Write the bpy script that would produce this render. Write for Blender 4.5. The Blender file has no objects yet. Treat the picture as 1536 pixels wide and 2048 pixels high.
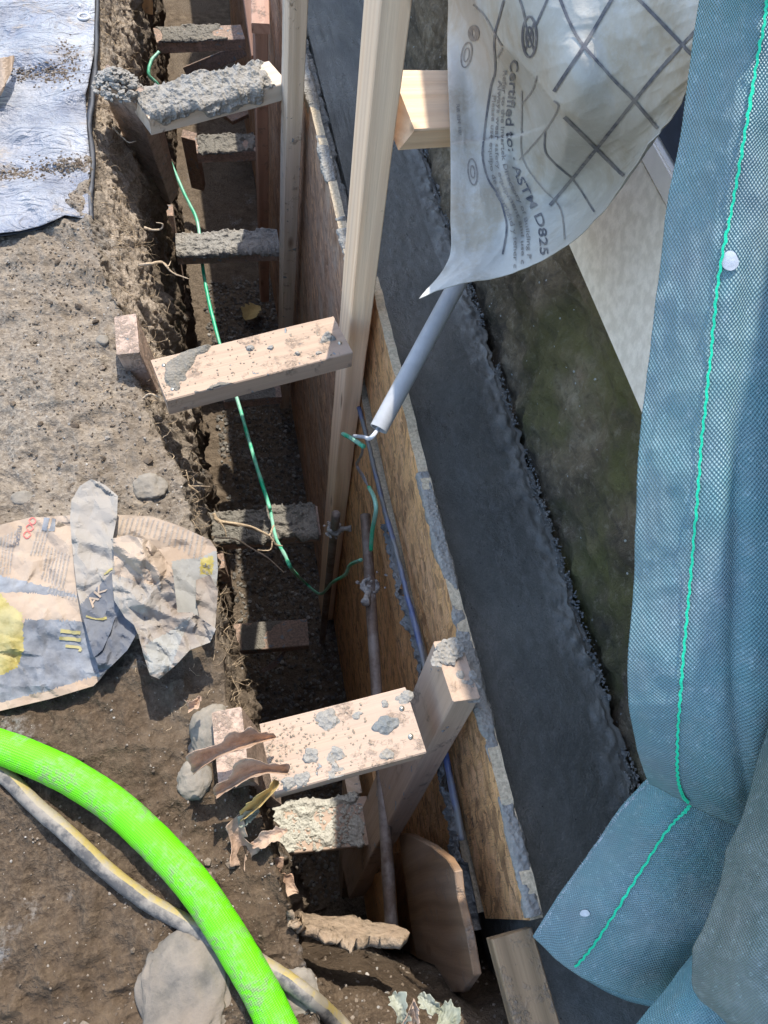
import bpy, bmesh, math, random
import numpy as np
from mathutils import Vector, Matrix
from mathutils.bvhtree import BVHTree
from mathutils.geometry import delaunay_2d_cdt
random.seed(7); rng=np.random.default_rng(11)
S=bpy.context.scene; COL=S.collection
# ---------------------------------------------------------------- camera
F=1450.;CX,CY=768.,1024.;H=1.0
_n=np.array([590-CX,-(1820-CY),-F]);_n/=np.linalg.norm(_n)
_y=np.array([165-CX,-(-1752-CY),-F]);_y-=_n*_y.dot(_n);_y/=np.linalg.norm(_y)
R=np.array([np.cross(_y,-_n),_y,-_n])
cam=bpy.data.cameras.new('camera');co=bpy.data.objects.new('camera',cam);COL.objects.link(co)
co.matrix_world=Matrix([list(R[0])+[0],list(R[1])+[0],list(R[2])+[H],[0,0,0,1]])
cam.sensor_fit='VERTICAL';cam.sensor_height=36;cam.lens=36*F/2048;cam.clip_start=.02;cam.clip_end=500
S.camera=co
# ---------------------------------------------------------------- light
SUN_EL=math.radians(60);SUN_AZ=math.radians(18)   # azimuth from +Y towards +X
W=bpy.data.worlds.new('World');S.world=W;W.use_nodes=True
sky=W.node_tree.nodes.new('ShaderNodeTexSky');sky.sky_type='NISHITA';sky.sun_disc=False
sky.sun_elevation=SUN_EL;sky.sun_rotation=SUN_AZ
bg=W.node_tree.nodes['Background'];bg.inputs[1].default_value=.15
W.node_tree.links.new(sky.outputs[0],bg.inputs[0])
sl=bpy.data.lights.new('sun','SUN');sl.energy=2.1;sl.angle=math.radians(.5);sl.color=(1,.95,.87)
so=bpy.data.objects.new('sun',sl);COL.objects.link(so)
sd=Vector((math.cos(SUN_EL)*math.sin(SUN_AZ),math.cos(SUN_EL)*math.cos(SUN_AZ),math.sin(SUN_EL)))
so.rotation_euler=sd.to_track_quat('Z','Y').to_euler()
S.view_settings.view_transform='Standard';S.view_settings.look='None';S.view_settings.exposure=1.76
# ---------------------------------------------------------------- maths
def ray(px,py): return R@np.array([px-CX,-(py-CY),-F])
def at(px,py,z=None,x=None,y=None,d=None):
    r=ray(px,py)
    if z is not None:t=(z-H)/r[2]
    elif x is not None:t=x/r[0]
    elif y is not None:t=y/r[1]
    else:t=d/F
    p=r*t;p[2]+=H;return p
def _h(ix,iy,iz,s):
    n=(ix*374761393+iy*668265263+iz*2147483647+s*974634777)&0xffffffff
    n=((n^(n>>13))*1274126177)&0xffffffff
    n=((n^(n>>16))*2246822519)&0xffffffff
    return ((n^(n>>15))&0xffffff)/float(0xffffff)*2-1
def vn(p,s=0):
    p=np.asarray(p,float);i=np.floor(p).astype(np.int64);f=p-i;f=f*f*f*(f*(f*6-15)+10);o=0
    for a in (0,1):
        for b in (0,1):
            for c in (0,1):
                w=(f[...,0] if a else 1-f[...,0])*(f[...,1] if b else 1-f[...,1])*(f[...,2] if c else 1-f[...,2])
                o=o+w*_h(i[...,0]+a,i[...,1]+b,i[...,2]+c,s)
    return o
def fbm(p,sc,o=4,s=0,g=.5):
    r=0;a=1
    for k in range(o): r=r+a*vn(np.asarray(p)*sc*2**k+17.3*k,s+k);a*=g
    return r
def ridge(p,sc,o=3,s=0):
    r=0;a=1
    for k in range(o): r=r+a*(1-2*np.abs(vn(np.asarray(p)*sc*2**k+9.1*k,s+k)));a*=.5
    return r
def interp(v,tab):
    t=np.array(tab);return np.interp(v,t[:,0],t[:,1])
def catmull(P,n):
    P=np.array(P,float);m=len(P);Q=np.vstack([2*P[0]-P[1],P,2*P[-1]-P[-2]])
    t=np.linspace(0,m-1-1e-9,n);i=t.astype(int);f=(t-i)[:,None]
    a,b,c,d=Q[i],Q[i+1],Q[i+2],Q[i+3]
    return .5*(2*b+(c-a)*f+(2*a-5*b+4*c-d)*f*f+(3*b-a-3*c+d)*f**3)
# ---------------------------------------------------------------- object helpers
def tag(o,label,cat,group=None,kind=None):
    o['label']=label;o['category']=cat
    if group:o['group']=group
    if kind:o['kind']=kind
    return o
def mesh(name,V,Fc,mat,parent=None,smooth=True,uv=None,mats=None,midx=None):
    me=bpy.data.meshes.new(name);me.from_pydata([tuple(map(float,v)) for v in V],[],[tuple(map(int,f)) for f in Fc])
    for m in (mats or [mat]): me.materials.append(m)
    if smooth: me.polygons.foreach_set('use_smooth',[True]*len(me.polygons))
    if midx is not None: me.polygons.foreach_set('material_index',[int(i) for i in midx])
    if uv is not None:
        l=me.uv_layers.new(name='UVMap');li=np.zeros(len(me.loops),np.int32);me.loops.foreach_get('vertex_index',li)
        l.data.foreach_set('uv',np.asarray(uv,float)[li].ravel())
    me.update()
    o=bpy.data.objects.new(name,me);COL.objects.link(o)
    if parent is not None:o.parent=parent
    return o
def empty(name,loc=(0,0,0)):
    o=bpy.data.objects.new(name,None);o.empty_display_size=.05;COL.objects.link(o);o.location=tuple(loc);return o
def under(o,parent):
    "parent a mesh built in world coordinates"
    o.parent=parent;o.matrix_parent_inverse=Matrix.Translation(parent.location).inverted();return o
def gridfaces(nr,nc,off=0,flip=False):
    i,j=np.meshgrid(np.arange(nr-1),np.arange(nc-1),indexing='ij');a=(i*nc+j).ravel()+off
    f=np.stack([a,a+1,a+nc+1,a+nc],1)
    return f[:,::-1] if flip else f
def solid(o,t,off=0):
    m=o.modifiers.new('thickness','SOLIDIFY');m.thickness=t;m.offset=off;return o
def tube(name,P,r,mat,parent=None,n=60,seg=12,rj=0,cap=True,flat=1.0,seed=0,up=(0,0,1)):
    P=catmull(P,n);T=np.gradient(P,axis=0);T/=np.linalg.norm(T,axis=1)[:,None]
    r=np.interp(np.linspace(0,1,n),np.linspace(0,1,len(np.atleast_1d(r))),np.atleast_1d(r))
    L=np.concatenate([[0],np.cumsum(np.linalg.norm(np.diff(P,axis=0),axis=1))])
    V=[];uv=[]
    up=np.array(up,float)
    for i in range(n):
        a=np.cross(T[i],up)
        if np.linalg.norm(a)<1e-3:a=np.cross(T[i],[0,1,0])
        a/=np.linalg.norm(a);b=np.cross(a,T[i])
        for k in range(seg+1):
            th=2*math.pi*k/seg
            rr=r[i]*(1+(rj*vn([i*.35,math.cos(th)*1.5+seed,math.sin(th)*1.5],seed) if rj else 0))
            V.append(P[i]+a*math.cos(th)*rr+b*math.sin(th)*rr*flat);uv.append((L[i],k/seg))
    Fc=list(gridfaces(n,seg+1))
    if cap:
        for i in (0,n-1):
            V.append(P[i]);uv.append((L[i],.5));c=len(V)-1
            for k in range(seg): Fc.append((c,i*(seg+1)+k,i*(seg+1)+k+1) if i else (c,i*(seg+1)+k+1,i*(seg+1)+k))
    return mesh(name,V,Fc,mat,parent,uv=uv)
def pxpath(L): return [at(p[0],p[1],z=p[2]) for p in L]
# ---------------------------------------------------------------- node helper
class NT:
    def __init__(s,name,rough=.8,spec=.3):
        s.m=bpy.data.materials.new(name);s.m.use_nodes=True;s.t=s.m.node_tree;s.b=s.t.nodes['Principled BSDF']
        s.b.inputs['Roughness'].default_value=rough;s.b.inputs['Specular IOR Level'].default_value=spec
        s.tc=s.t.nodes.new('ShaderNodeTexCoord');s.obj=s.tc.outputs['Object'];s.uv=s.tc.outputs['UV']
    def n(s,t,**k):
        x=s.t.nodes.new('ShaderNode'+t)
        for a,v in k.items():
            if a.startswith('_'): setattr(x,a[1:],v)
        for a,v in k.items():
            if a.startswith('_'):continue
            key=int(a[1:]) if a[0]=='i' and a[1:].isdigit() else a.replace('__',' ')
            s.set(x.inputs[key],v)
        return x
    def set(s,i,v):
        if isinstance(v,bpy.types.NodeSocket): s.t.links.new(v,i)
        elif isinstance(v,bpy.types.Node): s.t.links.new(v.outputs[0],i)
        else:
            if hasattr(i.default_value,'__len__') and len(i.default_value)==4 and len(v)==3: v=tuple(v)+(1,)
            i.default_value=v
    def mapp(s,v,scale=(1,1,1),rot=(0,0,0),loc=(0,0,0)): return s.n('Mapping',Vector=v,Scale=scale,Rotation=rot,Location=loc).outputs[0]
    def noise(s,v,sc,det=4,rough=.55,dist=0): return s.n('TexNoise',Vector=v,Scale=sc,Detail=det,Roughness=rough,Distortion=dist)
    def voro(s,v,sc,f='F1',rnd=1): return s.n('TexVoronoi',_feature=f,Vector=v,Scale=sc,Randomness=rnd)
    def math(s,op,a,b=0,c=None):
        k=dict(_operation=op,i0=a,i1=b)
        if c is not None:k['i2']=c
        return s.n('Math',**k).outputs[0]
    def ramp(s,f,stops,interp='LINEAR'):
        r=s.n('ValToRGB',Fac=f);e=r.color_ramp;e.interpolation=interp
        while len(e.elements)<len(stops):e.elements.new(.5)
        for el,(p,c) in zip(e.elements,stops):
            el.position=p
            if not hasattr(c,'__len__'): c=(c,c,c)
            el.color=tuple(c)+(1,) if len(c)==3 else c
        return r.outputs[0]
    def mix(s,f,a,b,mode='MIX'):
        x=s.t.nodes.new('ShaderNodeMix');x.data_type='RGBA';x.blend_type=mode
        s.set(x.inputs[0],f);s.set(x.inputs[6],a);s.set(x.inputs[7],b);return x.outputs[2]
    def rng(s,f,a,b,c=0,d=1): return s.n('MapRange',i0=f,i1=a,i2=b,i3=c,i4=d).outputs[0]
    def bump(s,h,dist=.002,st=1.,nrm=None):
        x=s.n('Bump',Height=h,Distance=dist,Strength=st)
        if nrm is not None:s.set(x.inputs['Normal'],nrm)
        return x.outputs[0]
    def out(s,col=None,nrm=None,rough=None,spec=None):
        if col is not None:s.set(s.b.inputs['Base Color'],col)
        if nrm is not None:s.set(s.b.inputs['Normal'],nrm)
        if rough is not None:s.set(s.b.inputs['Roughness'],rough)
        if spec is not None:s.set(s.b.inputs['Specular IOR Level'],spec)
        return s.m
def add(n,*a):
    r=a[0]
    for b in a[1:]: r=n.math('ADD',r,b)
    return r
CEM=(.19,.20,.195)
def m_dirt(name='dirt',dark=1.0,dry=True):
    n=NT(name,.95,.15);o=n.obj
    big=n.noise(o,3.2,3).outputs[0];mid=n.noise(o,22,5,.65).outputs[0];fine=n.noise(o,160,4,.7).outputs[0]
    c=n.ramp(mid,[(.3,(.10,.078,.055)),(.5,(.19,.152,.112)),(.7,(.29,.24,.18))])
    c=n.mix(n.rng(big,.4,.62),c,n.ramp(fine,[(.35,(.13,.105,.08)),(.65,(.27,.23,.18))]))
    c=n.mix(n.math('MULTIPLY',n.rng(fine,.5,.72),.5),c,(.34,.28,.21))
    # shade over the near bank, painted as darker soil and fading out far away
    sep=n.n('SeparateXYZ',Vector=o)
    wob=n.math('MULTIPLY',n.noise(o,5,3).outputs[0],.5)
    shady=n.rng(add(n,sep.outputs[1],wob,n.math('MULTIPLY',sep.outputs[0],.5)),.38,.72,1,0)
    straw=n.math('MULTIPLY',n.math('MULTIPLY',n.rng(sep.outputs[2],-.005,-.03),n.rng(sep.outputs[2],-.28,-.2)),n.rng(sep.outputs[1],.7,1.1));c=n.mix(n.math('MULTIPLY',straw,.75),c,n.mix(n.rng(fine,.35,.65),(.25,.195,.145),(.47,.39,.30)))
    zz=n.rng(sep.outputs[2],-.45,-.25,1,0)  # shade deep in the trench, also put into the soil colour
    shady=n.math('ADD',n.math('MULTIPLY',shady,n.math('SUBTRACT',1.,zz)),n.math('MULTIPLY',zz,.7))
    c=n.mix(shady,c,n.mix(1,c,(.42,.36,.305),'MULTIPLY'))
    # grey cement dust patches
    g=n.math('MULTIPLY',n.rng(n.noise(o,7,5,.6).outputs[0],.60,.68),n.rng(fine,.4,.6))
    c=n.mix(n.math('MULTIPLY',g,.6),c,(.27,.27,.26))
    # pale specks
    v=n.voro(o,330);sp=n.math('MULTIPLY',n.math('LESS_THAN',v.outputs['Distance'],.16),n.math('GREATER_THAN',n.n('SeparateColor',Color=v.outputs['Color']).outputs[0],.975))
    c=n.mix(sp,c,(.42,.38,.32))
    h=add(n,n.math('MULTIPLY',mid,1.2),n.math('MULTIPLY',fine,.5),n.math('MULTIPLY',n.noise(o,420,3,.7).outputs[0],.35),n.math('MULTIPLY',n.voro(o,150).outputs['Distance'],.3))
    return n.out(c,n.bump(h,.006,1))
def m_wood(name,c1=(.50,.36,.235),c2=(.36,.235,.145),ring=True,cement=.0,dirt=.25,pink=0,wear=(.42,.37,.32)):
    n=NT(name,.72,.25);o=n.obj
    rnd=n.n('ObjectInfo').outputs['Random']
    off=n.n('CombineXYZ',X=n.math('MULTIPLY',rnd,9),Y=n.math('MULTIPLY',rnd,3.1),Z=n.math('MULTIPLY',rnd,5))
    o=n.n('VectorMath',i0=o,i1=off).outputs[0]
    warp=n.noise(n.mapp(o,(2.2,9,9)),1,2).outputs[0]
    sep=n.n('SeparateXYZ',Vector=o)
    co_=add(n,n.math('MULTIPLY',sep.outputs[1],260),n.math('MULTIPLY',sep.outputs[2],210),n.math('MULTIPLY',warp,14))
    r=n.math('SINE',co_);r=n.rng(r,-.4,1.0)
    fib=n.noise(n.mapp(o,(6,240,240)),1,3,.6).outputs[0]
    tone=n.noise(n.mapp(o,(1.5,14,14)),1,2).outputs[0]
    c=n.mix(n.math('MULTIPLY',r,.55 if ring else .15),c1,c2)
    c=n.mix(n.math('MULTIPLY',n.rng(fib,.35,.75),.45),c,tuple(x*.62 for x in c1))
    c=n.mix(n.math('MULTIPLY',n.rng(tone,.45,.65),.5),c,wear)
    # knots
    kv=n.voro(n.mapp(o,(4,13,13)),1);kn=n.rng(kv.outputs['Distance'],.05,.13,1,0)
    c=n.mix(n.math('MULTIPLY',kn,.75 if ring else .15),c,(.16,.09,.05))
    fine=n.noise(o,140,4,.7).outputs[0]
    dn=n.noise(n.obj,26,4,.65).outputs[0]
    dm=n.math('MULTIPLY',n.rng(dn,.66-dirt*.45,.74-dirt*.35),n.rng(fine,.42,.56))
    c=n.mix(n.math('MULTIPLY',dm,.75),c,(.20,.155,.115))
    h=add(n,n.math('MULTIPLY',fib,.5),n.math('MULTIPLY',r,.25),n.math('MULTIPLY',dm,1.0))
    if cement>0:
        a=n.noise(n.mapp(o,(1,1.3,1)),38,5,.6,.4).outputs[0]
        cm=n.rng(a,.70-cement*.35,.715-cement*.35)
        cc=n.mix(fine,(.13,.145,.15),(.33,.345,.345))
        c=n.mix(cm,c,cc);h=add(n,h,n.math('MULTIPLY',cm,1.6))
    return n.out(c,n.bump(h,.0016,.9))
def m_cement(name,a=(.115,.107,.094),b=(.37,.35,.31),sc=1.,rough=.85):
    n=NT(name,rough,.35);o=n.obj
    f=n.noise(o,120*sc,5,.7).outputs[0];g=n.noise(o,14*sc,3).outputs[0]
    c=n.mix(f,a,b);c=n.mix(n.math('MULTIPLY',n.rng(g,.45,.65),.4),c,(.27,.23,.18))
    h=add(n,f,n.math('MULTIPLY',n.voro(o,190*sc).outputs['Distance'],.9))
    return n.out(c,n.bump(h,.003,1))
def m_osb(name,c0=(.42,.255,.115),fade=.25,wet=0.):
    n=NT(name,.7,.3);o=n.obj
    def strands(seed,sc):
        q=n.mapp(o,(1,1,1),loc=(0,seed*.37,seed*.21))
        q=n.n('VectorMath',i0=q,i1=n.n('VectorMath',_operation='SCALE',Vector=n.noise(q,40,2).outputs[1],Scale=.012)).outputs[0]
        q2=n.n('VectorRotate',_rotation_type='X_AXIS',Vector=q,Angle=.5+seed*.9).outputs[0]
        v=n.voro(n.mapp(q2,(3,sc*2.6,sc)),1);cs=n.n('SeparateColor',Color=v.outputs['Color'])
        ang=n.rng(cs.outputs[0],0,1,-.75,.75)
        ang=n.math('ADD',ang,seed*.9+.5)
        rot=n.n('VectorRotate',_rotation_type='X_AXIS',Vector=q,Angle=ang).outputs[0]
        f=n.noise(n.mapp(rot,(8,330,22)),1,5,.7,.3).outputs[0]
        return n.rng(f,.3,.7),cs.outputs[1],v.outputs['Distance']
    a1,c1,d1=strands(0,17);a2,c2,d2=strands(1,24)
    pick=n.rng(n.noise(o,34,3,.6,.8).outputs[0],.47,.53)
    f=n.n('Mix',i0=pick,i2=a1,i3=a2).outputs[0];cell=n.n('Mix',i0=pick,i2=c1,i3=c2).outputs[0];dd=n.n('Mix',i0=pick,i2=d1,i3=d2).outputs[0]
    c=n.mix(f,tuple(x*.55 for x in c0),tuple(min(1,x*1.3) for x in c0))
    c=n.mix(n.math('MULTIPLY',n.rng(cell,.6,.9),.6),c,n.mix(f,(.62,.31,.14),(1.,.60,.33)))
    c=n.mix(n.math('MULTIPLY',n.rng(cell,.3,.08),.65),c,n.mix(f,(.16,.075,.035),(.36,.20,.10)))
    c=n.mix(n.math('MULTIPLY',n.rng(dd,.5,.85),.55),c,(.16,.085,.04))
    fib=n.noise(n.mapp(o,(20,900,60)),1,2,.7).outputs[0]
    c=n.mix(n.math('MULTIPLY',n.rng(fib,.58,.66),.5),c,(.12,.065,.035))
    d=n.math('MULTIPLY',n.rng(n.noise(o,9,4,.6).outputs[0],.5,.65),fade);c=n.mix(d,c,(.46,.37,.28))
    ab=n.math('MULTIPLY',n.rng(n.noise(o,11,3,.6).outputs[0],.62,.68),n.rng(f,.55,.3));c=n.mix(ab,c,(.07,.055,.045))
    h=add(n,f,n.math('MULTIPLY',cell,.8),n.math('MULTIPLY',pick,.6))
    return n.out(c,n.bump(h,.0018,1))
def m_concrete():
    n=NT('wet_concrete',.38,.4);o=n.obj
    a=n.noise(o,5,4).outputs[0];f=n.noise(o,210,4,.75).outputs[0];m=n.noise(o,45,4,.6).outputs[0]
    c=n.ramp(a,[(.35,(.055,.056,.048)),(.65,(.095,.095,.082))])
    c=n.mix(n.math('MULTIPLY',n.rng(m,.5,.75),.35),c,(.15,.15,.14))
    g2=n.noise(o,330,3,.8).outputs[0];c=n.mix(n.math('MULTIPLY',n.rng(g2,.54,.68),.32),c,(.18,.175,.16));c=n.mix(n.math('MULTIPLY',n.rng(g2,.46,.36),.3),c,(.02,.021,.022))
    sep=n.n('SeparateXYZ',Vector=o)
    edge=n.rng(add(n,sep.outputs[0],n.math('MULTIPLY',m,.03)),.452,.485)
    c=n.mix(n.math('MULTIPLY',edge,.7),c,n.mix(f,(.10,.10,.09),(.22,.215,.19)))
    v=n.voro(o,150);pit=n.math('MULTIPLY',n.math('LESS_THAN',v.outputs['Distance'],.16),n.math('GREATER_THAN',n.n('SeparateColor',Color=v.outputs['Color']).outputs[0],.9))
    c=n.mix(pit,c,(.02,.02,.02))
    h=add(n,n.math('MULTIPLY',f,.8),n.math('MULTIPLY',n.noise(o,600,2).outputs[0],.5),n.math('MULTIPLY',m,.45),n.math('MULTIPLY',pit,-1))
    r=n.rng(n.noise(n.mapp(o,(2,1,1)),7,4).outputs[0],.40,.60,.20,.6)
    return n.out(c,n.bump(h,.0015,1),rough=r)
def m_stone():
    n=NT('old_stone',.9,.25);o=n.obj
    a=n.noise(n.mapp(o,(1,1,1)),6,5,.6,.3).outputs[0];f=n.noise(o,75,6,.75).outputs[0];st=n.noise(n.mapp(o,(9,9,22)),1.4,6,.68,.9).outputs[0]
    c=n.ramp(a,[(.3,(.06,.048,.032)),(.44,(.135,.105,.068)),(.56,(.23,.175,.11)),(.7,(.36,.30,.21))])
    c=n.mix(n.math('MULTIPLY',n.rng(f,.50,.64),.55),c,(.09,.075,.06));c=n.mix(n.math('MULTIPLY',n.rng(f,.46,.36),.45),c,(.42,.36,.28))
    moss=n.math('MULTIPLY',n.rng(n.noise(o,4.2,4,.6).outputs[0],.46,.6),n.rng(n.n('SeparateXYZ',Vector=o).outputs[1],1.0,.6))
    c=n.mix(n.math('MULTIPLY',moss,.75),c,n.mix(f,(.07,.075,.02),(.21,.20,.065)))
    c=n.mix(n.math('MULTIPLY',n.rng(st,.52,.68),.55),c,(.045,.04,.035))
    v=n.voro(o,75);sp=n.math('MULTIPLY',n.math('LESS_THAN',v.outputs['Distance'],.14),n.math('GREATER_THAN',n.n('SeparateColor',Color=v.outputs['Color']).outputs[0],.88))
    c=n.mix(sp,c,(.42,.43,.41))
    h=add(n,n.math('MULTIPLY',a,1.5),n.math('MULTIPLY',f,1.2),st,n.math('MULTIPLY',n.noise(o,300,3,.7).outputs[0],.3))
    return n.out(c,n.bump(h,.010,1))
def m_weave(name,c1,c2,dust=.3):
    n=NT(name,.45,.35);u=n.n('SeparateXYZ',Vector=n.uv);U=u.outputs[0];V=u.outputs[1]
    wx=n.math('MULTIPLY',n.noise(n.uv,14,3).outputs[0],.010)
    k=math.pi/.0018
    a=n.math('SINE',n.math('MULTIPLY',add(n,U,wx),k));b=n.math('SINE',n.math('MULTIPLY',add(n,V,wx),k))
    p=n.math('MULTIPLY',a,b)
    p=n.rng(p,-.9,.9)
    fib=n.noise(n.mapp(n.uv,(900,120,1)),1,2).outputs[0]
    c=n.mix(p,tuple(x*.62 for x in c1),c1)
    c=n.mix(n.rng(n.noise(n.uv,6,4,.6).outputs[0],.38,.64),c,n.mix(p,tuple(x*.62 for x in c2),c2))
    f=n.noise(n.uv,60,5,.7).outputs[0]
    d=n.math('MULTIPLY',n.rng(n.noise(n.mapp(n.uv,(3,1.2,1)),3,5,.65).outputs[0],.42,.72),dust)
    c=n.mix(d,c,(.30,.32,.29))
    c=n.mix(n.math('MULTIPLY',n.rng(f,.5,.75),.25*dust+.1),c,(.5,.56,.56))
    gl=n.math('MULTIPLY',n.math('GREATER_THAN',n.n('SeparateColor',Color=n.voro(n.uv,330).outputs['Color']).outputs[0],.965),p)
    c=n.mix(n.math('MULTIPLY',gl,.3),c,(.55,.72,.74))  # bright glints on random weave cells, painted into the colour
    h=add(n,p,n.math('MULTIPLY',fib,.25),n.math('MULTIPLY',n.noise(n.uv,25,3).outputs[0],1.0))
    return n.out(c,n.bump(h,.0011,.9),rough=n.rng(d,0,.4,.38,.8))
def m_plain(name,c,rough=.7,spec=.3,var=.25,sc=60,bump=.0006,dirt=0,metal=0,dc=(.2,.16,.12)):
    n=NT(name,rough,spec);f=n.noise(n.obj,sc,5,.65).outputs[0];g=n.noise(n.obj,sc*.2,3).outputs[0]
    cc=n.mix(n.rng(f,.3,.7),tuple(x*(1-var) for x in c),tuple(min(1,x*(1+var)) for x in c))
    if dirt: cc=n.mix(n.math('MULTIPLY',n.rng(add(n,g,n.math('MULTIPLY',f,.35)),.62-.1*dirt,.76),min(1,dirt)),cc,dc)
    n.b.inputs['Metallic'].default_value=metal
    return n.out(cc,n.bump(f,bump,1))
def m_sided(name,c,rough=.6):   # thin paper-like print ink
    return m_plain(name,c,rough,.2,.3,180,.0002,.35,dc=(.38,.34,.28))
M={}
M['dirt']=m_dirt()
M['wood']=m_wood('fir_lumber',(.92,.66,.43),(.72,.46,.27),True,.0,-.1,wear=(.62,.5,.38))
M['wood_spl']=m_wood('splattered_lumber',(.40,.285,.20),(.29,.195,.135),False,.10,.22,wear=(.42,.32,.255))
M['wood_dirty']=m_wood('muddy_lumber',(.46,.31,.23),(.33,.20,.14),False,.25,.75,wear=(.28,.2,.16))
M['wood_grey']=m_wood('cement_stained_lumber',(.62,.48,.35),(.45,.33,.22),True,.12,.2,wear=(.42,.39,.34))
M['wood_orange']=m_wood('warm_plank',(.66,.38,.17),(.42,.20,.08),False,0,.3,wear=(.4,.24,.12))
M['wood_stake']=m_wood('soiled_lumber',(.46,.33,.25),(.34,.22,.16),False,.12,.55,wear=(.36,.28,.22))
M['wood_pink']=m_wood('reddish_lumber',(.44,.26,.18),(.32,.17,.11),True,0,.25,wear=(.36,.24,.18))
M['wood_old']=m_wood('weathered_board',(.34,.22,.12),(.11,.07,.035),True,0,.45,wear=(.26,.19,.11))
M['osb']=m_osb('osb_face',(1.,.455,.19),.03)
M['osb_brown']=m_osb('osb_weathered',(.50,.31,.20),.55)
M['osb_edge']=m_plain('osb_edge',(.50,.40,.27),.9,.2,.35,220,.002)
M['cement']=m_cement('splattered_cement');M['cement_wet']=m_cement('wet_cement',(.06,.066,.066),(.20,.21,.205),.8,.5)
M['cement_dirt']=m_cement('dirty_cement',(.07,.062,.05),(.24,.22,.18))
M['cement_light']=m_cement('pale_cement',(.30,.28,.22),(.55,.53,.45))
M['concrete']=m_concrete();M['stone']=m_stone()
M['siding']=m_plain('cream_siding',(.80,.72,.60),.75,.3,.08,300,.0008,.35,dc=(.45,.38,.28))
M['siding_dark']=m_plain('dark_siding',(.03,.04,.06),.6,.3)
M['trim']=m_plain('pale_trim',(.68,.62,.54),.6,.3,.05)
M['weave']=m_weave('woven_geotextile',(.16,.34,.36),(.21,.31,.345),.45)
M['weave_dusty']=m_weave('dusty_geotextile',(.16,.24,.225),(.19,.24,.23),.75)
M['stitch']=m_plain('green_stitch',(.01,.62,.33),.5,.4,.2,300)
M['conduit']=m_plain('grey_conduit',(.34,.34,.34),.5,.4,.1,60,.0004,.3,dc=(.32,.31,.29))
M['rod']=m_plain('rusty_rod',(.15,.105,.075),.6,.4,.35,90,.0012,.5,.2,dc=(.30,.27,.24))
M['clamp']=m_plain('cement_covered_clamp',(.30,.28,.25),.8,.3,.4,110,.003,.4)
M['wire']=m_plain('green_wire',(.01,.42,.20),.4,.5,.1,60,.0003,.6,dc=(.38,.48,.42))
M['cable']=m_plain('grey_cable',(.5,.5,.5),.6,.3,.1)
M['strand']=m_plain('bare_strand',(.28,.25,.24),.45,.5,.2,metal=.5)
M['blue']=m_plain('blue_film',(.012,.055,.22),.4,.5,.35,50,.002,1.6,dc=(.14,.14,.13))
M['root']=m_plain('root_bark',(.42,.32,.21),.9,.1,.3,200,.001)
M['leaf']=m_plain('dry_leaf',(.40,.25,.16),.7,.3,.45,70,.004,.5,dc=(.36,.29,.22))
M['leaf_green']=m_plain('fresh_leaf',(.17,.18,.115),.6,.3,.2,60,.001,.5,dc=(.35,.34,.28))
M['leaf_yellow']=m_plain('yellow_leaf',(.42,.30,.12),.7,.2,.2)
M['rock']=m_plain('field_rock',(.20,.175,.14),.9,.2,.35,30,.004,.4,dc=(.2,.17,.13))
M['rock_grey']=m_plain('grey_rock',(.135,.12,.10),.85,.2,.35,30,.004,.8)
M['paper']=m_plain('kraft_paper',(.28,.21,.15),.85,.15,.10,25,.001,.3,dc=(.42,.35,.28))
M['paper_dusty']=m_plain('dusty_paper',(.20,.16,.125),.9,.15,.15,25,.0015,.5,dc=(.31,.30,.27))
M['paper_grey']=m_plain('grey_printed_paper',(.105,.108,.115),.75,.25,.25,40,.0012,.6,dc=(.29,.30,.31))
M['paper_black']=m_plain('black_printed_paper',(.05,.055,.07),.7,.25,.35,30,.001,.5,dc=(.16,.16,.16))
M['paper_yellow']=m_plain('yellow_printed_paper',(.25,.20,.05),.75,.2,.2,60,.001,.4,dc=(.38,.35,.24))
M['paper_pale']=m_plain('pale_dusty_paper',(.22,.21,.185),.85,.15,.15,25,.001,.4,dc=(.36,.36,.33))
M['ink']=m_sided('grey_ink',(.11,.11,.12));M['ink_soft']=m_sided('faded_ink',(.24,.22,.20));M['ink_red']=m_sided('red_ink',(.55,.12,.10))
def m_loose():
    n=NT('loose_soil',.95,.1);r=n.n('NewGeometry').outputs['Random Per Island']
    c=n.ramp(r,[(0,(.07,.052,.037)),(.45,(.15,.115,.082)),(.8,(.25,.20,.15)),(.96,(.28,.26,.23)),(.995,(.48,.44,.38))])
    f=n.noise(n.obj,260,4).outputs[0];return n.out(n.mix(n.math('MULTIPLY',f,.5),c,(.10,.08,.06)),n.bump(f,.002,1))
M['loose']=m_loose()
def m_hose():
    n=NT('green_hose',.5,.35);u=n.n('SeparateXYZ',Vector=n.uv)
    a=n.math('SINE',n.math('MULTIPLY',u.outputs[0],2900.));b=n.math('SINE',n.math('MULTIPLY',u.outputs[1],2*math.pi*44))
    p=n.rng(n.math('ADD',a,b),-2,2)
    c=n.mix(p,(.065,.36,.0),(.14,.64,.0))
    g=n.noise(n.obj,24,5,.6).outputs[0];f=n.noise(n.obj,170,4,.7).outputs[0]
    m=n.math('MULTIPLY',n.rng(g,.46,.60),n.rng(f,.40,.58));c=n.mix(n.math('MULTIPLY',m,.75),c,(.17,.19,.11))
    return n.out(c,n.bump(n.math('ADD',p,n.math('MULTIPLY',m,.6)),.0006,1))
M['hose']=m_hose()
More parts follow.
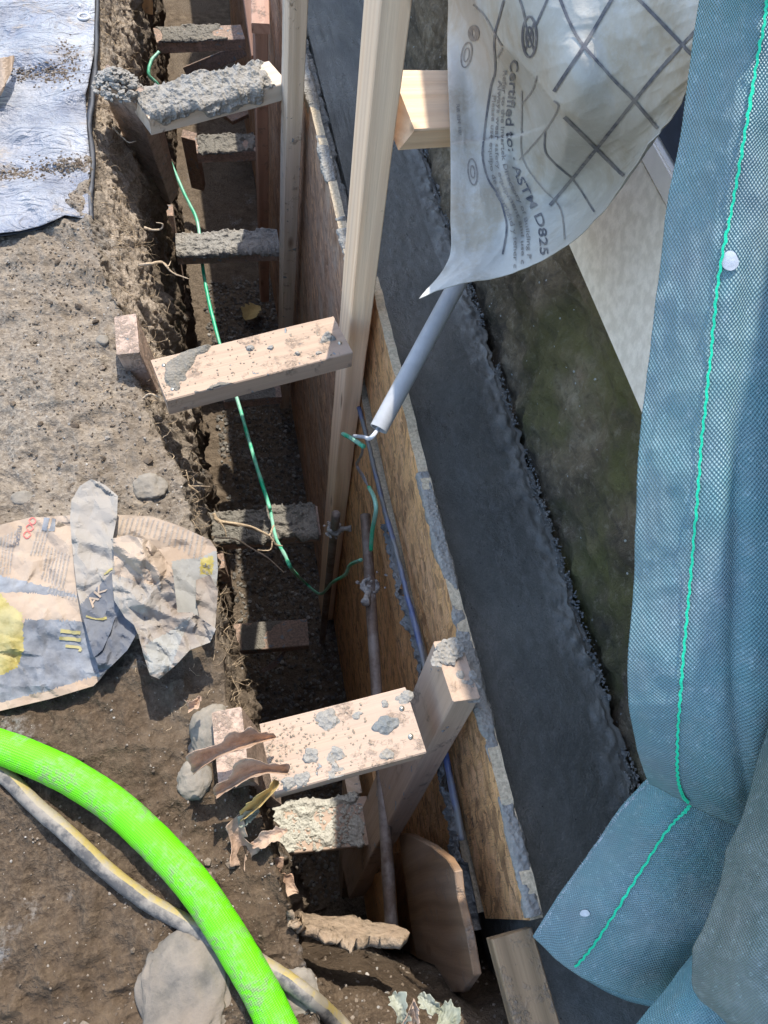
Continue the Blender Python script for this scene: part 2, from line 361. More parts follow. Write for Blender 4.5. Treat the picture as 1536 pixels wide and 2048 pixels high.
def m_cable2():
    n=NT('yellow_black_cable',.6,.35);u=n.n('SeparateXYZ',Vector=n.uv)
    g=n.noise(n.obj,30,4,.6).outputs[0];v=n.math('ADD',u.outputs[1],n.math('MULTIPLY',n.math('SUBTRACT',g,.5),.12))
    m=n.math('MULTIPLY',n.math('GREATER_THAN',v,.30),n.math('LESS_THAN',v,.62))
    c=n.mix(m,(.075,.07,.065),(.31,.235,.075))
    f=n.noise(n.obj,120,5,.7).outputs[0]
    c=n.mix(n.math('MULTIPLY',n.rng(add(n,g,n.math('MULTIPLY',f,.4)),.6,.8),.8),c,(.24,.21,.17))
    return n.out(c,n.bump(f,.0008,1))
M['cable2']=m_cable2()
def m_tarp():
    n=NT('silver_tarp',.42,.6);o=n.obj
    a=n.noise(o,7,4,.6).outputs[0];f=n.noise(o,130,5,.7).outputs[0];g=n.noise(n.mapp(o,(1,1.6,1)),9,5,.62).outputs[0]
    c=n.mix(n.rng(a,.35,.65),(.15,.16,.195),(.32,.32,.33))
    u=n.math('SINE',n.math('MULTIPLY',n.n('SeparateXYZ',Vector=o).outputs[0],2600));v=n.math('SINE',n.math('MULTIPLY',n.n('SeparateXYZ',Vector=o).outputs[1],2600))
    w=n.math('MULTIPLY',u,v)
    d=n.math('MULTIPLY',n.rng(g,.56,.66),n.rng(f,.4,.58))
    c=n.mix(n.math('MULTIPLY',d,.85),c,(.40,.33,.25))
    wr=n.noise(n.mapp(o,(14,14,1)),1,5,.6,1.5).outputs[0]
    wr2=n.noise(n.mapp(o,(9,22,1)),1,3,.5,2.2).outputs[0];h=add(n,n.math('MULTIPLY',n.math('ABSOLUTE',n.math('SUBTRACT',wr,.5)),-5.),n.math('MULTIPLY',n.math('ABSOLUTE',n.math('SUBTRACT',wr2,.5)),-5.),n.math('MULTIPLY',w,.05),n.math('MULTIPLY',d,.4),n.math('MULTIPLY',f,.15))
    return n.out(c,n.bump(h,.0042,1),rough=n.rng(d,0,.6,.34,.9))
M['tarp']=m_tarp()
def m_membrane():
    n=NT('printed_membrane',.5,.35);o=n.obj
    a=n.noise(o,5,4,.6).outputs[0];f=n.noise(o,90,5,.7).outputs[0];g=n.noise(n.mapp(o,(1,1,.6)),13,5,.65).outputs[0]
    c=n.mix(n.rng(a,.35,.65),(.38,.36,.31),(.48,.455,.40))
    st_=n.noise(n.mapp(o,(1,1,.7),loc=(3,1,2)),7,6,.7,.4).outputs[0];c=n.mix(n.math('MULTIPLY',n.rng(st_,.5,.62),.6),c,(.36,.29,.195));c=n.mix(n.math('MULTIPLY',n.rng(g,.55,.66),.5),c,(.27,.22,.15))
    c=n.mix(n.math('MULTIPLY',n.rng(f,.5,.75),.35),c,(.52,.54,.53))
    return n.out(c,n.bump(add(n,n.math('MULTIPLY',f,.4),g),.0016,1))
M['membrane']=m_membrane()
# ================================================================ GROUND
def xe(y): return interp(y,[(-9,0.03),(-.3,.03),(0,-.0),(.2,-.05),(.37,-.062),(.63,-.095),(.72,-.135),(.82,-.16),(.95,-.168),(1.05,-.195),(1.235,-.235),(1.6,-.225),(2,-.215),(4,-.21),(9,-.2)])
def xw(y): return interp(y,[(-9,.05),(0,.0),(.2,-.045),(.5,-.075),(.85,-.10),(1.2,-.14),(1.5,-.165),(2,-.175),(9,-.175)])
def edepth(y): return interp(y,[(-.22,0),(-.12,.02),(-.06,.06),(-.03,.22),(-.015,1),(9,1)])
def bank_z(x,y):
    p=np.stack([x,y,x*0],-1)
    z=.012*fbm(p,4,3,3)+.0045*fbm(p,24,3,8)
    z=z+.006*np.maximum(0,fbm(p,11,3,21)-.35)
    return z
ys=np.concatenate([np.linspace(-9,-.5,16)[:-1],np.linspace(-.5,-.24,30)[:-1],np.linspace(-.24,-.15,30)[:-1],np.linspace(-.15,-.002,170)[:-1],np.linspace(-.002,1.3,330)[:-1],np.linspace(1.3,2.6,230)[:-1],np.linspace(2.6,4.2,120)[:-1],np.linspace(4.2,9,12)])
# cross-section : bank, lip, wall, floor
bank=np.concatenate([np.linspace(-9,-1.2,10)[:-1],np.linspace(-1.2,-.6,40)[:-1],np.linspace(-.6,0,150)])
nw=230;nf=70
V=[]
Yg=ys[:,None]
XE=xe(ys)[:,None];XW=xw(ys)[:,None]
def E_(x,y): return edepth(y+interp(x,[(-9,0),(.0,.0),(.06,.035),(.12,.06),(.2,.095),(.27,.10),(.5,.10)])+.006*vn(np.stack([x*45,0*x,0*x],-1),3))
bx=XE+bank[None,:];by=Yg+0*bx
bz=bank_z(bx,by)*np.clip(1.6-np.abs(bank[None,:])*.1,0.3,1)
w=np.linspace(0,1,nw+1)[1:][None,:]
tz=-1.5*w**1.15
kd=interp(Yg,[(-9,.2),(.9,.22),(1.2,.17),(9,.17)]);k=np.clip(-tz/kd,0,1);wx=XE+(XW+.015*(Yg>1.1)-XE)*k**.95+.05*np.clip((-tz-.3)/1.2,0,1)*(-1)*0
wz=tz*E_(wx,Yg+0*wx)+bank_z(wx,Yg+0*wx)*(1-w)
f=np.concatenate([np.linspace(0,.5,nf)[1:],[1,3,9]])[None,:]
fx=XW+f;Ef=E_(fx,Yg+0*fx);fz=-1.5*Ef
fz=fz*1.0+(1-Ef)*(bank_z(fx,Yg+0*fx)-.02*np.clip((fx-.1)/.2,0,1.5))
X=np.concatenate([bx,wx,fx],1);Z=np.concatenate([bz,wz,fz],1);Y=Yg+0*X
P=np.stack([X,Y,Z],-1)
on_wall=np.concatenate([0*bx+np.clip(1+bank/.05,0,1)[None,:]*.6,0*wx+1,0*fx+.35],1)
near=(np.abs(X)<1.5)*(np.abs(Y-1)<3.5)
def clod(p,sc,s): return np.maximum(0,ridge(p,sc,2,s)-.3)
sl_=np.clip(.25+(-P[...,2]-.08)/.2,.25,1);dx=.030*sl_*fbm(P,5.5,4,31)+.013*sl_*(ridge(P*np.array([1,1,.35]),22,3,5)-.4)+.006*fbm(P,90,2,9)
dy=.014*fbm(P,9,3,41)
dz=.012*fbm(P,9,3,51)
dz2=.004*fbm(P,60,3,61)+.0055*clod(P,34,71)
P[...,0]+=dx*on_wall*near;P[...,1]+=dy*on_wall*near;P[...,2]+=(dz*on_wall+dz2)*near
nr,nc=P.shape[:2]
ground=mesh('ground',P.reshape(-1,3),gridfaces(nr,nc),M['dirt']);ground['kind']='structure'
def bvh_of(o):
    me=o.data;return BVHTree.FromPolygons([o.matrix_world@v.co for v in me.vertices],[tuple(p.vertices) for p in me.polygons])
GB=bvh_of(ground)
def gz(x,y):
    h=GB.ray_cast(Vector((x,y,1)),Vector((0,0,-1)));return h[0].z if h[0] else 0.
def gpx(px,py,up=0.):
    "point of the ground seen at this pixel"
    d=Vector(ray(px,py)).normalized();h=GB.ray_cast(Vector((0,0,H)),d)
    p=h[0] if h[0] else Vector(at(px,py,z=0));return np.array([p.x,p.y,p.z+up])
# ---------------------------------------------------------------- blobs (clods, rocks, cement lumps)
def ico(sub=2):
    bm=bmesh.new();bmesh.ops.create_icosphere(bm,subdivisions=sub,radius=1)
    v=np.array([x.co[:] for x in bm.verts]);f=[tuple(a.index for a in p.verts) for p in bm.faces];bm.free();return v,f
I1=ico(1);I2=ico(2);I4=ico(4);I5=ico(5)
def blobs(name,pts,sizes,mat,parent=None,flat=.7,base=I1,rough=.35):
    V=[];Fc=[];o=0
    bv,bf=base
    for p,s in zip(pts,sizes):
        j=1+rough*rng.uniform(-1,1,(len(bv),1));sc=np.array([rng.uniform(.7,1.3),rng.uniform(.7,1.3),flat*rng.uniform(.7,1.2)])
        a=rng.uniform(0,6.28);c,sn=math.cos(a),math.sin(a);q=bv*j*sc*s
        q=np.stack([q[:,0]*c-q[:,1]*sn,q[:,0]*sn+q[:,1]*c,q[:,2]],1)+np.array(p);V.append(q)
        Fc+= [(a1+o,b1+o,c1+o) for a1,b1,c1 in bf];o+=len(bv)
    return mesh(name,np.concatenate(V),Fc,mat,parent,smooth=False)
pts=[];sz=[]
while len(pts)<7000:
    y=rng.uniform(-.24,2.3);e=float(xe(y));x=e-abs(rng.normal(0,.11)) if rng.random()<.55 else e-rng.uniform(0,.6)
    if float(vn([x*9,y*9,0],5))<-.25 and rng.random()<.6: continue
    x+=.05 if rng.random()<.12 else 0
    h=GB.ray_cast(Vector((x,y,1)),Vector((0,0,-1)))
    if not h[0]:continue
    s=rng.uniform(.0009,.0026) if rng.random()<.985 else rng.uniform(.003,.008)
    pts.append((x,y,h[0].z+s*.3));sz.append(s if y>.4 else s*.7)
for _ in range(1500):  # front bank below the pit
    x=rng.uniform(0,.55);y=rng.uniform(-.3,-.06);h=GB.ray_cast(Vector((x,y,1)),Vector((0,0,-1)))
    if h[0]: s=rng.uniform(.0009,.003);pts.append((x,y,h[0].z+s*.3));sz.append(s)
tag(blobs('loose_soil',pts,sz,M['loose']),'loose brown soil crumbs and grit scattered over the bank','soil',kind='stuff')
pts=[];sz=[]
for _ in range(4500):
    y=rng.uniform(.0,2.6);x=rng.uniform(-.08,.26);h=GB.ray_cast(Vector((x,y,-1.2)),Vector((0,0,-1)))
    if h[0]: s=rng.uniform(.002,.008);pts.append((x,y,h[0].z+s*.4));sz.append(s)
n_=NT('floor_gravel_material',.8,.3);r_=n_.n('NewGeometry').outputs['Random Per Island']
M['gravel']=n_.out(n_.ramp(r_,[(0,(.06,.054,.045)),(.6,(.14,.125,.105)),(.95,(.20,.185,.155)),(1,(.34,.31,.27))]))
tag(blobs('trench_gravel',pts,sz,M['gravel']),'dark gravel and grit on the trench floor','gravel',kind='stuff')
# ================================================================ CONCRETE, FORMWORK, HOUSE
ny,nx=520,90
y=np.concatenate([np.linspace(-.23,1.4,ny-120),np.linspace(1.41,6,120)]);x=np.linspace(.2825,.478,nx)
Yg,Xg=np.meshgrid(y,x,indexing='ij');P=np.stack([Xg,Yg,0*Xg],-1)
rg=np.clip((Xg-.43)/.03,0,1)*(Xg<.468)
Xg=Xg+np.clip((Xg-.44)/.035,0,1)*.0045*fbm(P*np.array([0,1,0]),60,4,77,.7)
Zg=-.012+.003*fbm(P,5,2,4)+.0006*fbm(P,90,2,14)+rg*(.0035*fbm(P,70,3,6)+.004*fbm(P,18,2,7)+.004)
top=np.stack([Xg,Yg,Zg],-1).reshape(-1,3);nv=len(top)
Fc=list(gridfaces(ny,nx,flip=True))
edge=[j for j in range(nx)]+[i*nx+nx-1 for i in range(1,ny)]+[(ny-1)*nx+j for j in range(nx-2,-1,-1)]+[i*nx for i in range(ny-2,0,-1)]
low=top[edge].copy();low[:,2]=-.30;m_=len(edge)
for i in range(m_): a,b=edge[i],edge[(i+1)%m_];Fc.append((a,b,nv+(i+1)%m_,nv+i))
o=mesh('poured_concrete',np.vstack([top,low]),Fc,M['concrete'])
tag(o,'dark wet poured concrete strip between the board form and the stone foundation','concrete footing')
pts=[];sz=[]
for _ in range(2600):
    yv=rng.uniform(-.1,2.6);xv=.479-abs(rng.normal(0,.006))
    if xv<.44: continue
    if float(vn([yv*14,0,3],9))<-.3: continue
    pts.append((xv,yv,-.006+rng.uniform(-.003,.004)+max(0,xv-.468)*.4));sz.append(rng.uniform(.0006,.0022) if rng.random()<.97 else rng.uniform(.002,.0045))
tag(blobs('cement_grit',pts,sz,M['cement_wet']),'coarse wet cement grit along the foot of the old stone wall','cement',kind='stuff')
def boxm(name,lo,hi,mat,parent=None,bev=.0015):
    bm=bmesh.new();bmesh.ops.create_cube(bm,size=1)
    lo=np.array(lo,float);hi=np.array(hi,float);c=(lo+hi)/2;s=hi-lo
    for v in bm.verts:v.co=Vector((v.co.x*s[0],v.co.y*s[1],v.co.z*s[2]))
    if bev:bmesh.ops.bevel(bm,geom=bm.edges[:],offset=bev,segments=2,affect='EDGES')
    me=bpy.data.meshes.new(name);bm.to_mesh(me);bm.free();me.materials.append(mat)
    o=bpy.data.objects.new(name,me);COL.objects.link(o)
    if parent is not None:
        o.parent=parent;c=c-np.array(parent.location)
    o.location=tuple(c)
    return o
def beam(name,A,B,wy,t,mat,parent=None,side=None,bev=.0018,nx=24,warp=.0008,chip=0.002):
    "lumber from A to B; local X runs along it, side = direction of the wide dimension wy"
    A=np.array(A,float);B=np.array(B,float);L=np.linalg.norm(B-A);ax=(B-A)/L
    sd_=np.array(side if side is not None else (0,1,0),float);sd_=sd_-ax*sd_.dot(ax);sd_/=np.linalg.norm(sd_);u=np.cross(ax,sd_)
    xs=np.linspace(-L/2,L/2,nx);b=bev
    prof=[(-wy/2+b,-t/2),(wy/2-b,-t/2),(wy/2,-t/2+b),(wy/2,t/2-b),(wy/2-b,t/2),(-wy/2+b,t/2),(-wy/2,t/2-b),(-wy/2,-t/2+b)]
    V=[];sd0=rng.uniform(0,50)
    for i,xx in enumerate(xs):
        for (py_,pz_) in prof:
            q=np.array([xx*9+sd0,py_*20,pz_*20]);V.append((xx+(vn(q*3)*chip if i in(0,nx-1) else 0),py_+vn(q)*warp,pz_+vn(q+5)*warp))
    Fc=[]
    for i in range(nx-1):
        for k in range(8):Fc.append((i*8+k,i*8+(k+1)%8,(i+1)*8+(k+1)%8,(i+1)*8+k))
    Fc.append(tuple(range(7,-1,-1)));Fc.append(tuple((nx-1)*8+k for k in range(8)))
    o=mesh(name,V,Fc,mat,None,smooth=False)
    Mx=Matrix([[ax[0],sd_[0],u[0],(A[0]+B[0])/2],[ax[1],sd_[1],u[1],(A[1]+B[1])/2],[ax[2],sd_[2],u[2],(A[2]+B[2])/2],[0,0,0,1]])
    if parent is not None:
        o.parent=parent;Mx=Matrix.Translation(parent.location).inverted()@Mx
    o.matrix_world=Mx
    if parent is not None:o.matrix_local=Mx
    return o,L
def crust(beamo,L,wy,t,mat,x0,x1,thick,drip=.022,seed=0,cover=.0,lump=1.,up=1,step=.0024,name='cement_crust',bias=None):
    "lumpy cement shell over the top face of a beam, dripping over its long edges (local coordinates of the beam)"
    nx_=int((x1-x0)*L/step)+2;W_=wy+2*drip;ns=int(W_/step)+2
    xs=(x0-.5)*L+np.linspace(0,(x1-x0)*L,nx_);ss=np.linspace(-W_/2,W_/2,ns)
    Xg,Sg=np.meshgrid(xs,ss,indexing='ij')
    over=np.maximum(0,np.abs(Sg)-wy/2);sg=np.sign(Sg)
    q=np.stack([Xg,Sg,0*Xg+seed],-1)
    h=thick*(.55+.45*fbm(q,28,3,seed)+.5*lump*np.maximum(0,ridge(q,62,2,seed+3)-.2))
    m=cover+fbm(q,14,3,seed+9)*1.1
    if bias is not None: m=m+bias((Xg/L+.5),Sg/wy)
    m=m-over/drip*(1.15+.0*m)+.25*fbm(q*np.array([1,.2,1]),70,2,seed+5)*(over>0)
    ed=np.minimum(np.minimum((Xg-xs[0]),(xs[-1]-Xg))/.02,1);m=m-(1-ed)*.9*(1 if bias is None else 1)
    h=np.where(m>0,h*np.clip(m*5,0,1),-.002)
    h=np.maximum(h,-.002)
    yy=np.clip(Sg,-wy/2,wy/2);zz=t/2-over
    ny_=np.where(over>0,sg,0);nz_=np.where(over>0,.25,1)
    # round the edge
    V=np.stack([Xg,yy+ny_*h,(zz+nz_*h)*1.0],-1);V[...,2]*=up
    o=mesh(name,V.reshape(-1,3),gridfaces(nx_,ns,flip=(up>0)),mat)
    o.parent=beamo;return o
# ---- form boards
def panel(name,y0,y1,z0,z1,x,th,mat,label,cat='form board',edge=None,lean=0,topnoise=.003,xf=None):
    "vertical board sheet; face towards -X at x(y)"
    r=empty(name,(x,(y0+y1)/2,z0))
    ny_=max(30,int((y1-y0)/.012));nz_=max(12,int((z1-z0)/.02))
    yy=np.linspace(y0,y1,ny_);zz=np.linspace(z0,z1,nz_);Yg,Zg=np.meshgrid(yy,zz,indexing='ij')
    tn=topnoise*fbm(np.stack([yy*1,yy*0,yy*0],-1),55,3,int(y0*10)+5)
    Zg=Zg+tn[:,None]*np.clip((Zg-z1+.03)/.03,0,1)
    Xg=x+lean*(z1-Zg)+.002*fbm(np.stack([Yg,Zg,0*Yg],-1),4,2,3)
    Pf=np.stack([Xg,Yg,Zg],-1);Pb=Pf.copy();Pb[...,0]+=th
    V=np.vstack([Pf.reshape(-1,3),Pb.reshape(-1,3)]);n1=ny_*nz_
    Fc=list(gridfaces(ny_,nz_,flip=True))+list(gridfaces(ny_,nz_,n1))
    ring=[i*nz_+nz_-1 for i in range(ny_)];rb=[i*nz_ for i in range(ny_)]
    E_=[]
    for i in range(ny_-1):
        E_.append((ring[i],ring[i+1],ring[i+1]+n1,ring[i]+n1));E_.append((rb[i+1],rb[i],rb[i]+n1,rb[i+1]+n1))
    for j in range(nz_-1):
        E_.append((j,j+1,j+1+n1,j+n1));q=(ny_-1)*nz_+j;E_.append((q+1,q,q+n1,q+1+n1))
    o=mesh('sheet',V,Fc+E_,None,None,smooth=False,mats=[mat,edge or M['osb_edge']],midx=[0]*len(Fc)+[1]*len(E_))
    o=under(o,r)
    tag(r,label,cat);return r,o
A_,_a=panel('strand_board',-.063,.985,-.185,.045,.268,.016,M['osb'],'orange strand board along the top of the form, its rim smeared with grey cement')
B_,_b=panel('strand_board',-.055,1.02,-1.5,-.205,.258,.016,M['osb'],'lower strand board of the form, deep below the blue strip')
C_,_c=panel('strand_board',1.0,4.5,-1.5,.04,.232,.018,M['osb_brown'],'far weathered brown strand board beyond the tall bare post')
# cement smears over the rims (parts of the boards)
def rim(parent,y0,y1,x,z,wd,mat,thick,seed,cover,drip,step=.0028):
    ny_=int((y1-y0)/step);W_=wd+2*drip;ns=int(W_/step)+2
    yy=np.linspace(y0,y1,ny_);ss=np.linspace(-W_/2,W_/2,ns);Yg,Sg=np.meshgrid(yy,ss,indexing='ij')
    over=np.maximum(0,np.abs(Sg)-wd/2);q=np.stack([Yg,Sg,0*Yg+seed],-1)
    m=cover+fbm(q,9,3,seed)*1.0-over/drip*1.2+.3*fbm(q*np.array([1,.3,1]),60,2,seed+2)
    h=thick*(.6+.5*fbm(q,40,3,seed+4)+.3*np.maximum(0,ridge(q,70,2,seed)-.2))
    h=np.where(m>0,h*np.clip(m*6,0,1),-.003);h=np.maximum(h,-.003)
    ny2=np.where(over>0,np.sign(Sg),0);nz2=np.where(over>0,.2,1)
    V=np.stack([x+np.clip(Sg,-wd/2,wd/2)+ny2*h,Yg,z-over+nz2*h],-1)
    return under(mesh('cement_smear',V.reshape(-1,3),gridfaces(ny_,ns,flip=False),mat),parent)
rim(A_,-.06,.56,.276,.045,.017,M['cement'],.0032,3,.42,.020)
rim(C_,1.0,2.6,.241,.04,.019,M['cement'],.005,8,.35,.03)
rim(C_,1.0,2.2,.262,.005,.02,M['cement_wet'],.006,18,.5,.03)
# near lower boards
def flatboard(name,pts,th,mat,label,seed=0,cat='board',parent=None,amp=.0,step=.012,edge=None):
    "planar board from 3D outline points (extruded to real thickness th)"
    P=np.array(pts,float);c=P.mean(0);u,s_,vt=np.linalg.svd(P-c);ax,ay,az=vt
    if abs(az[0])>.7:
        if az[0]<0:az=-az
    elif az[1]>0:az=-az
    ay=np.cross(az,ax);q=np.stack([(P-c)@ax,(P-c)@ay],1)
    bm=bmesh.new();v=[bm.verts.new((a,b,0)) for a,b in q];f=bm.faces.new(v)
    if f.normal.z<0: f.normal_flip()
    e=bmesh.ops.extrude_face_region(bm,geom=[f]);vv=[g for g in e['geom'] if isinstance(g,bmesh.types.BMVert)]
    bmesh.ops.translate(bm,verts=vv,vec=(0,0,th));bmesh.ops.recalc_face_normals(bm,faces=bm.faces)
    bmesh.ops.bevel(bm,geom=bm.edges[:],offset=.0015,segments=1,affect='EDGES')
    me=bpy.data.meshes.new(name);bm.to_mesh(me);bm.free();me.materials.append(mat)
    o=bpy.data.objects.new(name,me);COL.objects.link(o)
    Mx=Matrix([[ax[0],ay[0],az[0],c[0]],[ax[1],ay[1],az[1],c[1]],[ax[2],ay[2],az[2],c[2]],[0,0,0,1]]);o.matrix_world=Mx
    if label:tag(o,label,cat)
    return o
pl=[(797,1667),(818,1669),(862,1692),(893,1717),(909,1743),(914,1790),(932,1865),(947,1952),(925,1985),(845,1985),(822,1850)]
M['ply']=m_wood('plywood_offcut',(.27,.16,.085),(.14,.08,.042),True,0,.25,wear=(.34,.25,.18))
flatboard('plywood_offcut',[at(a,b,x=.205) for a,b in pl],.011,M['ply'],'plywood offcut with a round-cut corner leaning upright at the near end of the form')
for (px0,px1,pt,pb,xx,lb) in [(722,768,1748,1900,.168,'wide orange plank standing at the near end of the trench left of the rusty rod'),
                              (776,838,1700,1930,.22,'narrow orange plank standing between the rusty rod and the round-cornered plywood')]:
    flatboard('plank',[at(px0,pt+8,x=xx),at(px1,pt-6,x=xx),at(px1+12,pb,x=xx),at(px0+22,pb,x=xx)],.02,M['wood_orange'],lb)
# old board running to the viewer from the form end
o,_=beam('weathered_board',at(1018,1866,z=.0),at(1085,2110,z=.0),.052,.03,M['wood_old'],side=(1,0,0))
tag(o,'rough weathered board end running out of frame below the cement-smeared form','board')
# blue film strip in the seam, with cement squeezed over it
blue_px=[(718,815),(735,880),(752,950),(772,1030),(792,1100),(812,1180),(833,1260),(858,1370),(895,1530),(925,1680)]
o=tube('blue_pipe',[at(a,b,x=.247) for a,b in blue_px],[.0045,.005],M['blue'],None,160,10,.25)
tag(o,'thin blue pipe smeared with cement in the seam of the strand boards','pipe')
def crust_line(name,P,wd,thick,mat,seed,n=260,m=22,nrm=(-1,0,0),cover=.3,lump=1.):
    P=catmull(P,n);T=np.gradient(P,axis=0);T/=np.linalg.norm(T,axis=1)[:,None];nn=np.array(nrm,float);nn/=np.linalg.norm(nn);Sd=np.cross(T,nn)
    wd=np.interp(np.linspace(0,1,n),np.linspace(0,1,len(np.atleast_1d(wd))),np.atleast_1d(wd))
    s=np.linspace(-1,1,m);V=P[:,None,:]+Sd[:,None,:]*(s[None,:,None]*wd[:,None,None]*.5)
    mm=cover+fbm(V,26,3,seed)*.8+1-np.abs(s)[None,:]**2*1.5
    h=thick*(.6+.6*fbm(V,60,3,seed+2)+.6*lump*np.maximum(0,ridge(V,80,2,seed+4)))
    h=np.where(mm>0,h*np.clip(mm*4,0,1),-.004);h=np.maximum(h,-.004)
    V=V+nn*h[...,None]
    return mesh(name,V.reshape(-1,3),gridfaces(n,m),mat)
o=crust_line('squeezed_cement',[at(a,b,x=.254) for a,b in [(775,1050),(800,1150),(822,1240),(850,1340),(872,1440),(893,1545),(908,1640),(925,1740),(945,1850)]],[.012,.014,.016,.02,.035,.055,.07],.009,M['cement_wet'],5,420,46)
tag(o,'lumpy wet cement squeezed out of the seam between strand boards','cement')
# ---- house: stone foundation and siding
zt=float(at(1306,292,x=.49)[2]);house=empty('house',(.6,2,-.3))
tag(house,'house with cream siding above an old mossy stone foundation','house')
ny_,nz_=420,90
yy=np.linspace(-3,6,ny_*1);yy=np.concatenate([np.linspace(-3,-.3,30)[:-1],np.linspace(-.3,1.6,360)[:-1],np.linspace(1.6,6,150)]);zz=np.linspace(-.3,.325,nz_*1)
Yg,Zg=np.meshgrid(yy,zz,indexing='ij')
q=np.stack([0*Yg,Yg,Zg],-1)
Xg=.478+.03*np.clip((Zg)/.3,0,1)+.010*fbm(q,5,3,2)+.006*ridge(q*np.array([1,1,1.6]),9,3,7)+.003*np.clip((.010-Zg)/.012,0,1)+.0045*fbm(q,34,4,17,.65)+.004*ridge(q*np.array([1,1,1.8]),26,2,27)
hole=np.exp(-(((Yg-.70)/.028)**2+((Zg-.235)/.022)**2));Xg=Xg+.035*hole
hole=np.exp(-(((Yg-.39)/.03)**2+((Zg-.03)/.012)**2));Xg=Xg+.03*hole
V=np.stack([Xg,Yg,Zg],-1).reshape(-1,3)
under(mesh('foundation',V,gridfaces(len(yy),nz_),M['stone']),house)
bk=V.copy().reshape(len(yy),nz_,3)
under(boxm('siding',(.497,-3,.30),(.53,6,zt-.03),M['siding'],None,.002),house)
under(boxm('trim',(.493,-3,zt-.028),(.53,6,zt),M['trim'],None,.002),house)
under(boxm('upper_wall',(.50,-3,zt+.002),(.62,6,1.52),M['siding_dark'],None,.002),house)
under(boxm('foundation_core',(.56,-3,-1.4),(.9,6,.296),M['stone'],None,.002),house)
# ================================================================ STRUTS, STAKES, POSTS
def strut(pL,pR,zt_,label,mat,t=.038,w_=.089,tilt=0,name='strut',cat='brace'):
    A=at(pL[0],pL[1],z=zt_)-np.array([0,0,t/2]);B=at(pR[0],pR[1],z=zt_+tilt)-np.array([0,0,t/2])
    d=B-A;s=np.array([-d[1],d[0],0])
    o,L=beam(name,A,B,w_,t,mat,side=s);tag(o,label,cat,'wooden struts across the trench');return o,L,w_,t
Gs='wooden struts across the trench'
s9=strut((535,1517),(831,1438),.045,'wide near strut with round grey cement splats and sawdust, nearest the hose',M['wood_spl'])
s5=strut((317,760),(686,668),.045,'sunlit strut between the earth bank and the tall bare post',M['wood_spl'])
s2=strut((280,212),(556,143),.045,'far upper strut thickly crusted with grey cement',M['wood_grey'])
s4=strut((352,490),(557,482),-.60,'lower strut crusted with grey cement, behind the sunlit strut',M['wood_dirty'])
s7=strut((408,1060),(638,1040),-.70,'low shaded strut covered in dark soil under the pale root',M['wood_dirty'])
s8=strut((468,1275),(616,1264),-1.2,'deepest shaded strut near the trench floor behind the near strut',M['wood_dirty'])
s10=strut((508,1664),(738,1640),-.52,'bright sunlit lower strut with pale cement crumbs in front of the wide near strut',M['wood_spl'])
s1=strut((310,70),(486,63),-.47,'muddy strut farthest up the trench with a diagonal stick behind it',M['wood_dirty'])
s3=strut((392,290),(514,286),-.65,'short muddy strut beneath the far cement-crusted one',M['wood_dirty'])
s6=strut((445,785),(560,774),-1.05,'mostly hidden strut end just below the sunlit strut',M['wood_dirty'])
crust(*s2,M['cement'],.0,.97,.011,.028,2,1.2,1.2,bias=lambda u,v:np.where(u>.8,-.9,0))
crust(*s4,M['cement'],.0,1.,.011,.012,6,1.5,1.2)
crust(*s5,M['cement'],.76,1.,.016,.01,4,.1,1.4,name='cement_lump',bias=lambda u,v:-1.2*(v<-.1))
crust(*s5,M['cement_dirt'],.0,.35,.004,.004,14,-.1,1.,name='soil_crumbs')
crust(*s7,M['cement_dirt'],.0,.98,.012,.006,9,1.1,1.3,name='soil_layer')
crust(*s1,M['cement_dirt'],.02,.8,.008,.004,19,.6,1.2,name='soil_layer')
crust(*s3,M['cement_dirt'],.02,.98,.010,.004,29,1.2,1.2,name='soil_layer')
crust(*s10,M['cement_light'],.02,.98,.007,.008,39,-.1,1.4,name='cement_crumbs')
crust(*s8,M['cement_dirt'],.02,.98,.002,.002,49,.0,1.,name='soil_layer')
crust(*s6,M['cement_dirt'],.02,.98,.006,.002,59,.6,1.,name='soil_layer')
M['crumb']=m_plain('sawdust_soil',(.27,.22,.165),.95,.1,.5,90,.001)
# scattered crumbs on s5 / s9 as parts
def crumbs(b,n,mat,x0,x1,smin,smax,seed):
    o,L,w_,t=b;r=np.random.default_rng(seed);pp=[];ss=[]
    for _ in range(n):
        u=r.uniform(x0,x1) if r.random()<.4 else x0+(x1-x0)*r.random()**2.5
        pp.append(((u-.5)*L,r.uniform(-.46,.46)*w_,t/2+.0005));ss.append(r.uniform(smin,smax))
    c=blobs('crumbs',pp,ss,mat);c.parent=o;c['kind']='stuff';return c
crumbs(s5,150,M['crumb'],.01,.9,.0006,.0022,1)
crumbs(s9,260,M['crumb'],.01,.7,.0006,.0020,3);crumbs(s10,700,M['cement_light'],.02,.95,.0012,.0045,4)
def splat(b,u,v,r,mat,seed,th=.003):
    o,L,w_,t=b;n=40;V=[];Fc=[];R_=9
    for i in range(R_+1):
        for k in range(n):
            a=2*math.pi*k/n;rr=r*(1+.35*float(fbm([math.cos(a)*1.3+seed,math.sin(a)*1.3,seed*.7],1,3)))*i/R_
            xx=(u-.5)*L+rr*math.cos(a);y2=v*w_+rr*math.sin(a)*.8
            h=th*(1-(i/R_)**5)*(.7+.5*float(fbm([xx*70,y2*70,seed],1,2)))-.0004
            V.append((xx,min(max(y2,-w_/2),w_/2),t/2+h))
    for i in range(R_):
        for k in range(n):Fc.append((i*n+k,(i+1)*n+k,(i+1)*n+(k+1)%n,i*n+(k+1)%n))
    c=mesh('cement_splat',V,Fc,mat);c.parent=o
